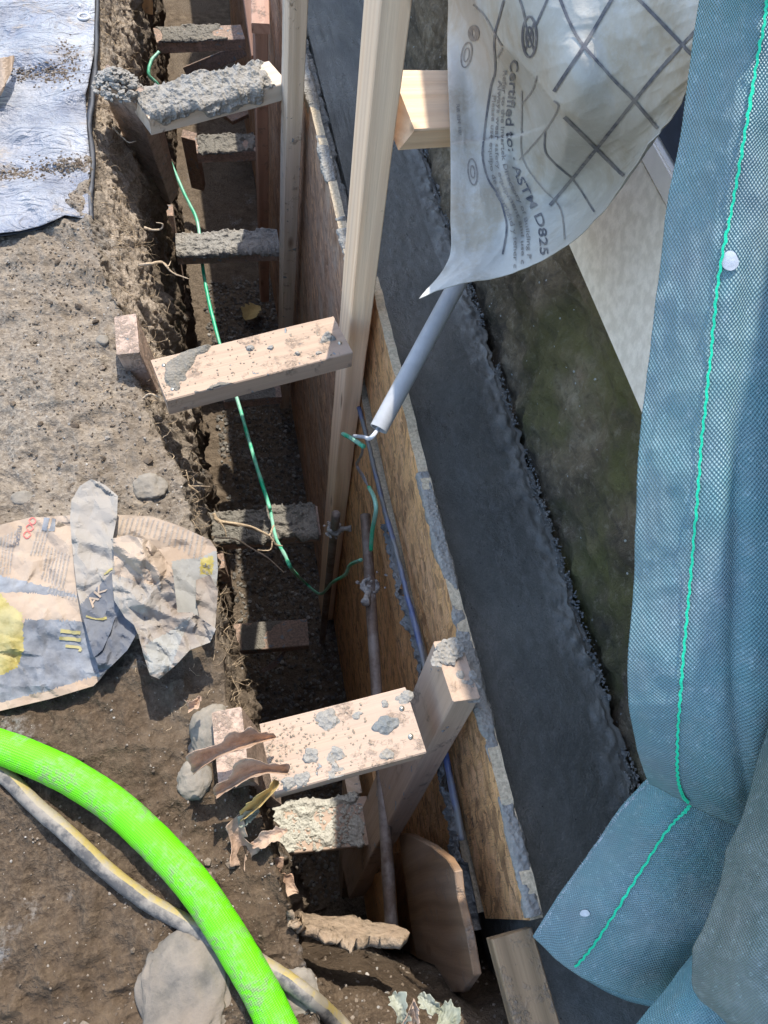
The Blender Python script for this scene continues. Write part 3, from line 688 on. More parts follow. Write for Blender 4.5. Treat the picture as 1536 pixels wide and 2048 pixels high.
for (u,v,r) in [(.42,.32,.016),(.43,-.18,.013),(.8,.03,.017),(.97,.36,.012),(.26,-.13,.011),(.4,-.42,.014),(.19,-.41,.011),(.63,.28,.007),(.83,.33,.006),(.75,-.38,.009),(.1,-.4,.01)]:
    splat(s9,u,v,r,M['cement'] if u!=.8 else M['cement_wet'],int(u*100))
for (u,v,r) in [(.6,.1,.006),(.83,-.3,.006),(.5,.2,.007),(.72,-.2,.005)]: splat(s5,u,v,r,M['cement'],int(u*100)+5,.005)
M['steel']=m_plain('zinc_screw',(.45,.42,.34),.35,.5,.2,200,.0002,.3,.8)
def screws(b,uv):
    o,L,w_,t=b
    for u,v in uv:
        c=tube('screw',[((u-.5)*L,v*w_,t/2-.002),((u-.5)*L,v*w_,t/2+.0012)],.0036,M['steel'],None,4,12,up=(0,1,0));c.parent=o
for b,uv in [(s9,[(.93,.2),(.935,-.22)]),(s5,[(.05,.3),(.05,-.28),(.96,-.2)]),(s10,[(.93,.25)])]: screws(b,uv)
# stakes on the earth side and posts on the form side
def stake(name,pA,zA,pB,zB,w_,t,mat,label,side=(0,1,0),xA=None,cat='stake',group='wooden stakes along the earth bank',up=0):
    A=np.array(at(*pA,z=zA));B=np.array(at(*pB,z=zB));A=A+(A-B)*up
    o,L=beam(name,A,B,w_,t,mat,side=side);tag(o,label,cat,group);return o,L,w_,t
st2=stake('stake',(243,168),.065,(322,380),-.40,.085,.036,M['wood_stake'],'leaning stake capped with a grey cement blob beside the silver tarp',side=(1,-.9,0))
stake('stake',(290,225),-.05,(333,375),-.42,.06,.03,M['wood_dirty'],'thin stake tucked behind the leaning cement-capped one',side=(1,-.6,0))
stake('stake',(336,420),-.545,(360,575),-.80,.07,.03,M['wood_dirty'],'buried stake at the bank end of the lower cement-crusted strut',side=(0,1,0))
stake('stake',(378,270),-.66,(397,372),-.95,.05,.03,M['wood_dirty'],'small pinkish stake beside the short muddy strut',side=(1,-.4,0))
stake('stake',(287,-60),-.30,(290,22),-.42,.05,.03,M['wood_orange'],'reddish stake end at the top edge above the muddy far strut',side=(1,0,0))
st5=stake('stake',(253,668),.055,(345,868),-.30,.075,.036,M['wood_stake'],'short dirty stake holding the bank end of the sunlit strut',side=(0,1,0))
_p=at(460,1490,z=.05);o,L=beam('stake',_p,_p+np.array([.035,.0,-.32]),.089,.038,M['wood_stake'],side=(0,1,0));tag(o,'short stake gritty with soil at the bank end of the wide near strut','stake','wooden stakes along the earth bank')
o=stake('stake',(432,1120),-.72,(448,1160),-.85,.05,.04,M['wood_dirty'],'stub of a stake below the low shaded strut')
cap_pts=[];cap_s=[]
for _ in range(260):
    a=rng.uniform(0,6.28);r=rng.random()**.6;c=at(228,148,z=.085);cap_pts.append((c[0]+math.cos(a)*r*.045,c[1]+math.sin(a)*r*.05,.06+.035*(1-r)+rng.uniform(-.004,.004)));cap_s.append(rng.uniform(.003,.008))
c=blobs('cement_cap',cap_pts,cap_s,M['cement']);c.parent=st2[0];c.matrix_parent_inverse=st2[0].matrix_world.inverted()
def post(px,py,x,y,ztop,zbot,wx_,wy_,mat,label,lean=(0,0)):
    o,L=beam('post',(x+lean[0],y+lean[1],ztop),(x,y,zbot),wy_,wx_,mat,side=(0,1,0),nx=40);tag(o,label,'post','upright posts against the form boards');return o,L,wy_,wx_
pt=at(715,600,x=.238)
post1=post(0,0,.236,float(at(710,600,z=.05)[1])+.01,.58,-1.62,.038,.089,M['wood'],'tall bare yellow post with straight grain, rising out of the trench past the membrane')
pb=at(567,797,x=.196);ptp=at(590,0,x=.20)
dd=(ptp-pb);e1=ptp+dd*.25
o,L=beam('post',e1,pb,.089,.036,M['wood_grey'],side=(0,1,0),nx=40);tag(o,'grey cement-stained post left of the tall bare one','post','upright posts against the form boards')
p2=(o,L,.089,.036)
pb=at(528,590,x=.18);pt_=at(520,40,x=.18)
o,L=beam('post',pt_,pb,.07,.034,M['wood_pink'],side=(0,1,0),nx=30);tag(o,'slim reddish post far up the trench behind the grey post','post','upright posts against the form boards')
pb=at(515,120,x=.18);pt_=at(490,-60,x=.17)
o,L=beam('post',pt_,pb,.07,.034,M['wood_pink'],side=(0,1,0));tag(o,'farthest post at the top edge of the trench','post','upright posts against the form boards')
o,L=beam('board_stub',at(519,-60,z=.0),at(521,58,z=-.04),.045,.03,M['wood_pink'],side=(1,0,0));tag(o,'orange board stub hanging at the top beside the far posts','board')
# leaning near post
P3a=at(913,1338,z=.085);P3b=at(706,1752,z=-.82)
o,L=beam('post',P3a,P3b,.089,.038,M['wood_spl'],side=(0,1,0),nx=30);tag(o,'leaning near post with cement-spotted cut end, right of the wide near strut','post','upright posts against the form boards')
c=[]
for i,(a,b,r) in enumerate([(898,1305,.013),(935,1375,.015),(912,1290,.007)]):
    q=at(a,b,z=.088);r_=[];
    pp=[(q[0]+rng.normal(0,r*.45),q[1]+rng.normal(0,r*.5),.087+rng.uniform(-.002,.001)) for _ in range(60)]
    c=blobs('cement_splat',pp,rng.uniform(.003,.006,60),M['cement'],flat=.22,base=I2,rough=.2);c.parent=o;c.matrix_parent_inverse=o.matrix_world.inverted()
o,L=beam('post',at(762,1545,x=.2),at(762,1545,x=.2)+np.array([0,0,-.9]),.08,.036,M['wood_orange'],side=(0,1,0));tag(o,'short orange upright directly behind the rusty rod under the near strut','post')
o,L=beam('post',at(705,1560,x=.15),at(690,1772,x=.15),.06,.03,M['wood_grey'],side=(0,1,0));tag(o,'thin upright crossing behind the right end of the bright lower strut','post')
# cross brace behind the membrane
o,L=beam('strut',at(790,222,x=.262),at(908,218,x=.36),.089,.045,M['wood'],side=(0,1,.35));tag(o,'short block from the tall bare post to the wall, half hidden by the printed membrane','brace')
o,L=beam('stick',at(374,146,z=-.95),at(486,100,z=-.80),.05,.03,M['wood_dirty'],side=(0,.3,1));tag(o,'diagonal muddy stick wedged low in the far trench','stick')
o,L=beam('board_scrap',at(452,236,z=-1.25),at(508,210,z=-1.25),.10,.02,M['wood_dirty'],side=(0,1,0));tag(o,'scrap of board lying in the trench under the far cement-crusted strut','board')
o=tube('curved_splinter',pxpath([(520,1345,-1.35),(545,1330,-1.33),(565,1310,-1.3),(573,1298,-1.27)]),[.004,.011,.008,.003],M['wood_dirty'],None,20,8,.2,flat=.4)
tag(o,'curved wood splinter on the trench floor under the deepest strut','splinter')
# ================================================================ RODS, CLAMPS, WIRES, CONDUIT
def rod(topx,xt,botp,xb,r,label,clamp=None):
    A=at(*topx,x=xt);B=at(*botp,x=xb);root=empty('ground_rod',B)
    under(tube('rod',[A,(A*2+B)/3,(A+2*B)/3,B],r,M['rod'],None,60,18,.05,seed=3,up=(0,1,0)),root)
    ax=(A-B)/np.linalg.norm(A-B)
    if clamp:
        c=B+(A-B)*clamp[0]
        ring=[c+np.array([math.cos(a)*r*1.25,math.sin(a)*r*1.25,-.002*math.cos(a)]) for a in np.linspace(0,6.28,14)]
        under(tube('clamp',ring,r*.55,M['clamp'],None,40,10,.3,seed=5),root)
        bd=np.array(clamp[1],float);under(tube('bolt',[c+bd*.6*r,c+bd*1.8*r,c+bd*3.4*r],[r*.75,r*.6,r*.6],M['clamp'],None,16,12,.25,seed=8),root)
        under(tube('bolt_head',[c+bd*3.3*r,c+bd*3.9*r],r*.85,M['clamp'],None,6,6,.1),root)
        pp=[c+rng.normal(0,1,3)*r*.9 for _ in range(60)];under(blobs('cement_lump',pp,rng.uniform(.002,.0045,60),M['clamp']),root)
    tag(root,label,'ground rod','ground rods at the form');return root
r1=rod((672,1028),.205,(632,1395),.205,.0105,'left rusty ground rod against the tall post with a clamp near its tip',(.955,(1,-.2,.2)))
r2=rod((731,1030),.236,(785,1885),.150,.0108,'right rusty ground rod leaning past the near strut with a cement-caked clamp',(.80,(-.45,-1,.5)))
W_=lambda L:[at(a,b,x=c) for a,b,c in L]
gw='green wires in the trench'
o=empty('ground_wire',at(640,1190,x=.19));tag(o,'long green wire looping down the trench to the rod clamps','wire')
P1=[at(a,b,z=c) for a,b,c in [(318,104,-.35),(303,122,-.36),(298,150,-.38),(318,178,-.42),(312,255,-.48),(335,310,-.55),(370,390,-.60),(395,445,-.63),(405,530,-.66),(415,590,-.68),(432,660,-.70),(455,740,-.72),(478,810,-.72),(505,905,-.70),(540,1018,-.64)]]
under(tube('wire',P1,.0052,M['wire'],None,220,8,.12),o)
P2=[at(540,1018,z=-.66)]+[at(a,b,z=c) for a,b,c in [(552,1075,-.60),(570,1110,-.5),(585,1140,-.45)]]+[at(a,b,x=c) for a,b,c in [(610,1165,.16),(640,1188,.19),(665,1165,.20),(690,1150,.21),(700,1130,.215),(722,1120,.22)]]
under(tube('wire',P2,.0042,M['wire'],None,140,8,.12),o)
o=empty('frayed_wire',at(740,1000,x=.23));tag(o,'short green wire with a bare frayed middle rising from the right rod to the conduit','wire')
under(tube('insulation',W_([(742,1100,.225),(745,1060,.226),(752,1020,.228),(748,995,.23),(738,975,.232)]),.0042,M['wire'],None,50,8),o)
under(tube('insulation',W_([(686,868,.20),(700,875,.205),(714,884,.21),(727,893,.215)]),.0045,M['wire'],None,30,8),o)
for i in range(7):
    j=lambda:rng.uniform(-3,3)
    under(tube('bare_strand',W_([(738,978,.232),(728+j(),955+j(),.228),(714+j(),930+j(),.224),(722+j(),915+j(),.22),(727+j(),895,.215)]),.0008,M['strand'],None,30,5),o)
con=empty('conduit',at(757,862,x=.225));tag(con,'grey plastic conduit sloping down from under the membrane over the form','conduit')
ca=at(757,858,x=.215);cb=at(912,572,x=.37);cc=ca+(cb-ca)*1.35
def pipe(name,A,B,r,th,mat):
    A=np.array(A);B=np.array(B);ax=(A-B)/np.linalg.norm(A-B);a=np.cross(ax,[0,0,1]);a/=np.linalg.norm(a);b=np.cross(a,ax)
    V=[];prof=[(B,r),(A,r),(A,r-th),(A-ax*.08,r-th)];sg=28
    for c,rr in prof:
        for k in range(sg):
            t=2*math.pi*k/sg;V.append(c+a*math.cos(t)*rr+b*math.sin(t)*rr)
    Fc=[(i*sg+k,i*sg+(k+1)%sg,(i+1)*sg+(k+1)%sg,(i+1)*sg+k) for i in range(3) for k in range(sg)]
    return mesh(name,V,Fc,mat,smooth=True)
o=pipe('pipe',ca,cc,.0145,.002,M['conduit']);o.modifiers.new('e','EDGE_SPLIT').split_angle=.6;under(o,con)
ax_=(ca-cb)/np.linalg.norm(ca-cb)
under(tube('cable',[ca-ax_*.05,ca-ax_*.005,ca+ax_*.012+np.array([-.008,-.004,0]),at(728,874,x=.215),at(708,872,x=.21)],.0035,M['cable'],None,30,8),con)
# ================================================================ SHEETS HANGING AT THE RIGHT
def sheet(name,rows,mat,nr=160,nc=120,wr=.004,wsc=(9,9),seed=0,th=.0012,parent=None,ulen=None,creases=None,pxf=None):
    "rows: list of rows of (px,py,distance) control points -> smooth cloth surface"
    A=np.array([[at(p[0],p[1],d=p[2]) for p in r] for r in rows])
    B=np.stack([catmull(A[:,j],nr) for j in range(A.shape[1])],1)
    C=np.stack([catmull(B[i],nc) for i in range(nr)],0)
    du=np.gradient(C,axis=0);dv=np.gradient(C,axis=1);N=np.cross(du,dv);N/=np.linalg.norm(N,axis=2)[...,None]
    U=np.linspace(0,1,nr)[:,None]+0*C[...,0];Vv=np.linspace(0,1,nc)[None,:]+0*C[...,0]
    lu=np.linalg.norm(du,axis=2).sum(0).mean();lv=np.linalg.norm(dv,axis=2).sum(1).mean()
    q=np.stack([U*lu*wsc[0],Vv*lv*wsc[1],0*U+seed],-1)
    h=wr*(fbm(q,1,4,seed)+.5*ridge(q,1.3,2,seed+4)+.22*ridge(q,4.,2,seed+8))
    if creases is not None:h=h+creases(U,Vv)
    C=C+N*h[...,None]
    if pxf is not None:
        D=C-np.array([0,0,H]);c_=D@R;px=CX+F*c_[...,0]/-c_[...,2];py=CY-F*c_[...,1]/-c_[...,2];C=C+D*pxf(px,py)[...,None]
    uv=np.stack([Vv*lv,U*lu],-1).reshape(-1,2)
    o=mesh(name,C.reshape(-1,3),gridfaces(nr,nc),mat,uv=uv);o['_']=0;del o['_']
    if th:solid(o,th)
    if parent:under(o,parent)
    return o
def bvh(o): return BVHTree.FromPolygons([v.co for v in o.data.vertices],[tuple(p.vertices) for p in o.data.polygons])
def cast(T,px,py,off):
    d=Vector(ray(px,py)).normalized();h=T.ray_cast(Vector((0,0,H)),d)
    if not h[0]:
        return None
    n=h[1] if h[1].dot(d)<0 else -h[1]
    return np.array(h[0]+n*off)
def inside(P,poly):
    x,y=P;c=False;n=len(poly)
    for i in range(n):
        x1,y1=poly[i];x2,y2=poly[(i+1)%n]
        if (y1>y)!=(y2>y) and x<(x2-x1)*(y-y1)/(y2-y1)+x1:c=not c
    return c
def cdt(outline,step,holes=None,jit=.3,dens=True):
    out=[]
    n=len(outline)
    for i in range(n):
        a=np.array(outline[i],float);b=np.array(outline[(i+1)%n],float);k=max(1,int(np.linalg.norm(b-a)/step)) if dens else 1
        for j in range(k): out.append(tuple(a+(b-a)*j/k))
    m=len(out);E=[(i,(i+1)%m) for i in range(m)]
    xs=[p[0] for p in out];ys_=[p[1] for p in out];pts=list(out)
    yy=min(ys_)+step*.5;r=0
    while yy<max(ys_):
        xx=min(xs)+(step*.5 if r%2 else 0)
        while xx<max(xs):
            p=(xx+rng.uniform(-jit,jit)*step,yy+rng.uniform(-jit,jit)*step)
            if inside(p,out):pts.append(p)
            xx+=step
        yy+=step*.87;r+=1
    v,e,f,_,_,_=delaunay_2d_cdt([Vector(p) for p in pts],E,[],1,1e-4)
    return np.array([p[:] for p in v]),[tuple(x) for x in f]
def psheet(name,outline,zf,step,mat,mats=None,regions=None,th=.0006,parent=None,post=None,smooth=False):
    v,f=cdt(outline,step);P=np.array([at(a,b,z=zz) for (a,b),zz in zip(v,zf(v[:,0],v[:,1]))])
    if post is not None:P=post(P,v)
    mid=None
    if regions:
        mid=[]
        for t in f:
            c=v[list(t)].mean(0);k=0
            for poly,i in regions:
                if inside(c,poly):k=i
            mid.append(k)
    o=mesh(name,P,f,mat,smooth=smooth,mats=mats,midx=mid)
    if th:solid(o,th)
    if parent:under(o,parent)
    return o
def ribbon(name,T,pts,wpx,mat,off=.0012,parent=None,n=None,jag=0,th=0.0004):
    P=catmull(pts,n or max(12,len(pts)*10));D=np.gradient(P,axis=0);D/=np.linalg.norm(D,axis=1)[:,None];Nn=np.stack([-D[:,1],D[:,0]],1)
    V=[];Fc=[]
    for i,(p,q) in enumerate(zip(P,Nn)):
        w_=wpx*(1+jag*rng.uniform(-1,1));z=0
        for s in (-.5,.5):
            c=cast(T,*(p+q*w_*s),off);V.append(c)
    ok=[v is not None for v in V]
    for i in range(len(P)-1):
        a=2*i
        if all(ok[a:a+4]):Fc.append((a,a+1,a+3,a+2))
    V=[v if v is not None else np.zeros(3) for v in V]
    use=sorted({i for q in Fc for i in q});mp={a:b for b,a in enumerate(use)}
    if not use:return None
    o=mesh(name,[V[i] for i in use],[tuple(mp[i] for i in q) for q in Fc],mat)
    if parent:under(o,parent)
    return o
_tc={}
def textmesh(s):
    if s in _tc:return _tc[s]
    cu=bpy.data.curves.new('t','FONT');cu.body=s;cu.size=1;cu.offset=.012;cu.resolution_u=3;ob=bpy.data.objects.new('t',cu);COL.objects.link(ob)
    bpy.context.view_layer.update();me=bpy.data.meshes.new_from_object(ob.evaluated_get(bpy.context.evaluated_depsgraph_get()))
    bm=bmesh.new();bm.from_mesh(me);bmesh.ops.triangulate(bm,faces=bm.faces)
    v=np.array([x.co[:2] for x in bm.verts]) if len(bm.verts) else np.zeros((0,2));f=[tuple(a.index for a in p.verts) for p in bm.faces]
    bm.free();bpy.data.objects.remove(ob);bpy.data.curves.remove(cu);bpy.data.meshes.remove(me);_tc[s]=(v,f);return v,f
def textpath(name,T,s,path,h,mat,off=.0012,parent=None,bold=False,fit=True):
    "writes s along a pixel path; letters lie on the surface T"
    v,f=textmesh(s);v=v.copy();v[:,0]-=v[:,0].min();P=catmull(path,80);L=np.concatenate([[0],np.cumsum(np.linalg.norm(np.diff(P,axis=0),axis=1))])
    D=np.gradient(P,axis=0);D/=np.linalg.norm(D,axis=1)[:,None]
    sx=L[-1]/v[:,0].max() if fit else h
    t=v[:,0]*sx;x=np.interp(t,L,P[:,0]);y=np.interp(t,L,P[:,1]);dx=np.interp(t,L,D[:,0]);dy=np.interp(t,L,D[:,1])
    q=np.stack([x+dy*v[:,1]*h,y-dx*v[:,1]*h],1)   # up = left-hand normal in image
    V=[cast(T,*p,off) for p in q];Fc=[a for a in f if all(V[i] is not None for i in a)]
    V=[c if c is not None else np.zeros(3) for c in V]
    use=sorted({i for a in Fc for i in a});mp={a:b for b,a in enumerate(use)}
    if not use:return None
    o=mesh(name,[V[i] for i in use],[tuple(mp[i] for i in a) for a in Fc],mat,smooth=False)
    if parent:under(o,parent)
    return o
# ---- printed membrane
mem=empty('printed_membrane',at(900,560,d=.98));tag(mem,'pale printed roofing membrane with a grid and ASTM text hanging over the form','membrane')
dm=[[1.02,.90,.74,.69,.66,.62,.58],[1.04,.97,.78,.70,.67,.63,.59],[1.04,1.02,.89,.72,.69,.65,.60],[1.03,1.03,.99,.80,.73,.67,.62],[1.01,1.01,1.0,.95,.80,.71,.65],[1.0,1.0,.99,.94,.84,.74,.68],[.98,.98,.97,.92,.85,.77,.70]]
px_=[[(900,-80),(950,-80),(1010,-80),(1100,-80),(1200,-80),(1310,-80),(1430,-80)],
[(900,60),(955,55),(1020,60),(1110,50),(1210,40),(1310,20),(1412,-10)],
[(900,200),(958,190),(1040,190),(1125,172),(1225,150),(1318,110),(1404,70)],
[(901,320),(960,310),(1045,300),(1140,275),(1235,240),(1315,190),(1390,140)],
[(901,430),(965,420),(1055,395),(1150,365),(1237,312),(1308,256),(1362,200)],
[(897,520),(970,500),(1062,468),(1152,425),(1228,365),(1288,302),(1333,247)],
[(838,597),(920,570),(1012,551),(1102,510),(1182,447),(1245,370),(1300,290)]]
RID=catmull([(925,-60),(950,5),(1003,85),(1060,145),(1108,205),(1132,245),(1128,300),(1100,370),(1085,430)],80)
def memfold(px,py):
    d=np.full(px.shape,1e9);sg=np.zeros(px.shape);t=np.zeros(px.shape)
    for i in range(79):
        a=RID[i];b=RID[i+1];e=b-a;ex=px-a[0];ey=py-a[1];dd=np.hypot(ex,ey);s_=e[0]*ey-e[1]*ex
        k=dd<d;d=np.where(k,dd,d);sg=np.where(k,s_,sg);t=np.where(k,i/79.,t)
    left=sg>0;fade=np.clip((1.-t)*1.6,0,1)*np.clip(1.-(py-330)/170,0,1)
    h=np.where(left,(.045*np.clip(d/34,0,1)**.8)*fade*(1-.55*np.clip((d-60)/120,0,1)),0)
    h=h-.010*np.exp(-(d/10.)**2)*fade
    f=px*.8+py*.5
    h=h+.006*np.exp(-((px-1075+ .25*(py-350))/16)**2)*np.clip((py-230)/60,0,1)*np.clip((520-py)/80,0,1)
    h=h-.007*np.exp(-((px-1015- .1*(py-350))/14)**2)*np.clip((py-260)/60,0,1)*np.clip((540-py)/80,0,1)
    return h
mo=sheet('sheet',[[(*p,d*.93) for p,d in zip(a,b)] for a,b in zip(px_,dm)],M['membrane'],240,240,.0035,(7,5),3,.0011,mem,pxf=memfold)
MT=bvh(mo)
for pts,w_ in [([(1230,-10),(1170,90),(1110,182)],7),([(1395,60),(1330,130),(1270,200),(1190,300),(1100,412)],7),([(1270,-10),(1330,50),(1385,108)],7),([(1120,-5),(1140,45),(1165,90),(1220,150),(1270,200),(1322,262)],6.5),
  ([(1130,232),(1190,292),(1250,352)],7),([(1110,200),(1118,215),(1090,262),(1040,320)],3),([(1092,258),(1092,300),(1110,325),(1150,362),(1190,425)],3.5),
  ([(1076,150),(1066,180),(1045,208)],3),([(1098,-5),(1085,25),(1074,50)],4),([(1040,-5),(1048,20),(1053,42)],4),([(1010,0),(1000,35),(992,65),(990,90),(992,140),(984,170),(976,220),(967,285),(966,320),(976,360),(998,395),(1010,430),(1014,460),(1005,510)],4),
  ([(948,8),(970,30),(985,55),(1005,90)],3),([(1006,95),(996,115)],3),([(1045,180),(1045,240),(1044,300),(1055,335),(1085,375),(1110,402),(1125,430),(1130,480)],3),([(993,388),(1001,402)],6)]:
    ribbon('printed_line',MT,pts,w_,M['ink'] if w_>3.4 else M['ink_soft'],.0014,mem)
def ringpx(c,rx,ry,a=0,n=26): return [(c[0]+rx*math.cos(t)*math.cos(a)-ry*math.sin(t)*math.sin(a),c[1]+rx*math.cos(t)*math.sin(a)+ry*math.sin(t)*math.cos(a)) for t in np.linspace(0,2*math.pi,n)]
for c,rx,ry,a,w_,m_ in [((1061,73),14,40,0,4.5,'ink'),((1061,73),7,20,0,3,'ink'),((1061,62),4,9,0,3,'ink'),((934,110),10,26,.2,3,'ink_soft'),((934,110),5,14,.2,2.4,'ink_soft'),((949,66),7,12,0,9,'ink_soft'),((945,345),9,26,-.1,3,'ink_soft'),((945,345),4,12,-.1,2.4,'ink_soft')]:
    ribbon('printed_mark',MT,ringpx(c,rx,ry,a),w_,M[m_],.0014,mem,60)
ribbon('printed_mark',MT,[(1052,45),(1070,100)],3,M['ink'],.0014,mem);ribbon('printed_mark',MT,[(1070,45),(1052,100)],3,M['ink'],.0014,mem)
TX=[("Certified to: · ASTM D825",[(1022,118),(1020,175),(1013,240),(1018,310),(1033,360),(1055,405),(1075,450),(1082,512)],23,'ink'),
("Refer to the Intertek Directory of Building P",[(1008,140),(1005,200),(1003,260),(1005,320),(1018,370),(1038,410),(1052,460),(1056,520)],11,'ink_soft'),
("Always wear safety equipment and use c",[(998,160),(995,220),(991,280),(992,330),(1005,375),(1025,415),(1040,465),(1043,530)],11,'ink_soft'),
("Please use equipo de seguridad y tener c",[(986,190),(983,250),(979,300),(981,345),(995,388),(1013,425),(1026,475),(1028,538)],11,'ink_soft'),
("RB BM 18/",[(912,210),(914,240),(917,272)],9,'ink_soft')]
for s,p,h,m_ in TX: textpath('printed_text',MT,s,p,h,M[m_],.0015,mem)
# ---- woven geotextile rolls
geo=empty('woven_geotextile',at(1300,1560,d=.66));tag(geo,'blue-green woven geotextile with a green stitch hanging down and folded under at the right','geotextile')
L_=[(1415,-90),(1398,10),(1377,180),(1352,350),(1326,520),(1300,700),(1278,870),(1273,1050),(1266,1200),(1257,1340),(1262,1440),(1280,1520),(1300,1565)]
rows=[]
for i,(a,b) in enumerate(L_):
    t=i/(len(L_)-1);rx=1760;ry=-90+t*1880;r=[]
    for j in range(7):
        s=j/6;bul=math.sin(math.pi*min(1,s*1.15))*.05;xx=a+(rx-a)*s;yy=b+(ry-b)*s+ (0 if t<.9 else 0)
        r.append((xx,yy,.46+.17*t-bul+.03*s+(.05*max(0,t-.88)/.12)))
    rows.append(r)
def cre(U,V):
    return .010*np.exp(-((V-.62-.12*np.sin(U*3))/.05)**2)*np.clip((U-.45)*3,0,1)-.006*np.exp(-((V-.35-.1*U)/.04)**2)*np.clip((U-.3)*3,0,1)
gu=sheet('hanging_length',rows,M['weave'],260,150,.0035,(5,7),11,.002,geo,creases=cre)
rows=[[(1310,1545,.70),(1370,1585,.67),(1440,1630,.66),(1520,1690,.67),(1620,1760,.68)],
[(1240,1620,.73),(1310,1655,.69),(1390,1710,.68),(1470,1770,.69),(1570,1830,.7)],
[(1185,1695,.76),(1260,1735,.72),(1345,1790,.70),(1430,1850,.71),(1530,1900,.73)],
[(1125,1780,.79),(1205,1825,.75),(1295,1880,.73),(1390,1930,.74),(1490,1980,.76)],
[(1067,1868,.83),(1150,1938,.82),(1240,1985,.80),(1340,2010,.80),(1450,2050,.81)]]
gl=sheet('folded_length',rows,M['weave'],170,150,.003,(6,6),15,.002,geo)
# back lip of the folded length (gives the fold its volume)
rows2=[[(p[0]+6,p[1]+6,p[2]+.012+.05*min(1,j*.6)) for j,p in enumerate(r)] for r in rows]
sheet('folded_back',rows2,M['weave'],60,60,.002,(6,6),19,.002,geo)
GT=bvh(gu);GL=bvh(gl)
def zig(pts,n,amp):
    P=catmull(pts,n);D=np.gradient(P,axis=0);D/=np.linalg.norm(D,axis=1)[:,None];Nn=np.stack([-D[:,1],D[:,0]],1)
    return P+Nn*(np.sin(np.arange(n)*math.pi/2+.4)*amp)[:,None]
ribbon('green_stitch',GT,zig([(1537,-40),(1530,30),(1505,180),(1475,360),(1445,520),(1425,680),(1408,850),(1395,1020),(1380,1190),(1365,1350),(1357,1470),(1357,1545),(1368,1585),(1380,1600)],300,1.3),5.2,M['stitch'],.003,geo,900)
ribbon('green_stitch',GL,zig([(1385,1598),(1370,1620),(1340,1652),(1290,1730),(1240,1810),(1190,1885),(1152,1930)],90,1.2),4.8,M['stitch'],.003,geo,360)
M['dot']=m_plain('white_blot',(.55,.56,.58),.7)
def disk(name,T,c,rx,ry,mat,parent):
    v,f=cdt([(c[0]+rx*math.cos(t)*(1+.1*math.sin(3*t)),c[1]+ry*math.sin(t)) for t in np.linspace(0,6.2,18)],4);V=[cast(T,a,b,.0022) for a,b in v]
    if all(x is not None for x in V):under(mesh(name,V,f,mat),parent)
disk('white_blot',GT,(1460,522),15,20,M['dot'],geo);disk('white_blot',GL,(1172,1824),10,7,M['dot'],geo)
# fuzzy selvage
def fuzz(pts,T,n,mat,parent):
    V=[];Fc=[];P=catmull(pts,n)
    for p in P:
        c=cast(T,p[0]+rng.uniform(1,4),p[1]+rng.uniform(-2,2),.001)
        if c is None:continue
        d=rng.normal(0,1,3);d/=np.linalg.norm(d);e=rng.normal(0,1,3);e/=np.linalg.norm(e);l=rng.uniform(.002,.005);k=len(V)
        V+=[c,c+e*.0006,c+d*l];Fc.append((k,k+1,k+2))
    if V:under(mesh('frayed_edge',V,Fc,mat),parent)
fuzz([(1308,1552),(1240,1624),(1187,1698),(1128,1782),(1071,1868)],GL,900,M['dot'],geo)
g2=empty('dusty_geotextile',at(1460,1900,d=.6));tag(g2,'dusty grey-green roll of woven geotextile bulging in the lower right corner','geotextile')
rows=[[(1560,1350,.55),(1640,1360,.50),(1760,1380,.50),(1900,1400,.52)],
[(1515,1540,.56),(1600,1550,.50),(1720,1570,.49),(1860,1600,.5)],
[(1466,1680,.575),(1560,1700,.51),(1680,1720,.49),(1830,1750,.5)],
[(1438,1790,.585),(1530,1810,.52),(1650,1830,.49),(1800,1860,.5)],
[(1382,1915,.60),(1480,1940,.535),(1610,1970,.50),(1760,2000,.5)],
[(1402,1995,.62),(1490,2070,.56),(1600,2110,.53),(1740,2140,.53)],
[(1490,2060,.68),(1560,2140,.63),(1650,2190,.6),(1760,2230,.6)]]
sheet('roll',rows,M['weave_dusty'],170,120,.004,(6,6),23,.002,g2)
g3=empty('geotextile_end',at(1380,2040,d=.72));tag(g3,'blue woven geotextile end poking out at the bottom edge under the dusty roll','geotextile')
rows=[[(1385,1905,.70),(1400,1920,.69),(1440,1950,.69),(1500,2000,.69)],[(1330,1985,.71),(1375,1990,.68),(1440,2010,.67),(1500,2050,.68)],[(1270,2060,.73),(1340,2080,.69),(1430,2100,.67),(1520,2130,.68)],[(1230,2140,.75),(1320,2160,.72),(1430,2180,.7),(1540,2200,.7)]]
sheet('roll',rows,M['weave'],90,90,.003,(6,6),33,.002,g3)
# clear film loop next to the fold
# ================================================================ BANK THINGS
def facet(px,py,lam,seed,k=6):
    "sharp creases between flat facets: sum of folded triangle waves"
    r_=np.random.default_rng(seed);h=0
    for i in range(k):
        a=r_.normal(.35,1.0) if i%3 else r_.uniform(0,math.pi);l=lam*(.5+1.3*r_.random());c=px*math.cos(a)+py*math.sin(a)
        p=np.stack([px/lam/2.2,py/lam/2.2,0*px+i],-1);c=c+.3*lam*vn(p,seed+i)
        t=np.abs(((c/l+r_.random())%1)*2-1);m=np.clip(.15+1.6*vn(p*.8+7,seed+i+20),0,1);h=h+(t*2-1)*m*l/lam
    return h/k*1.6
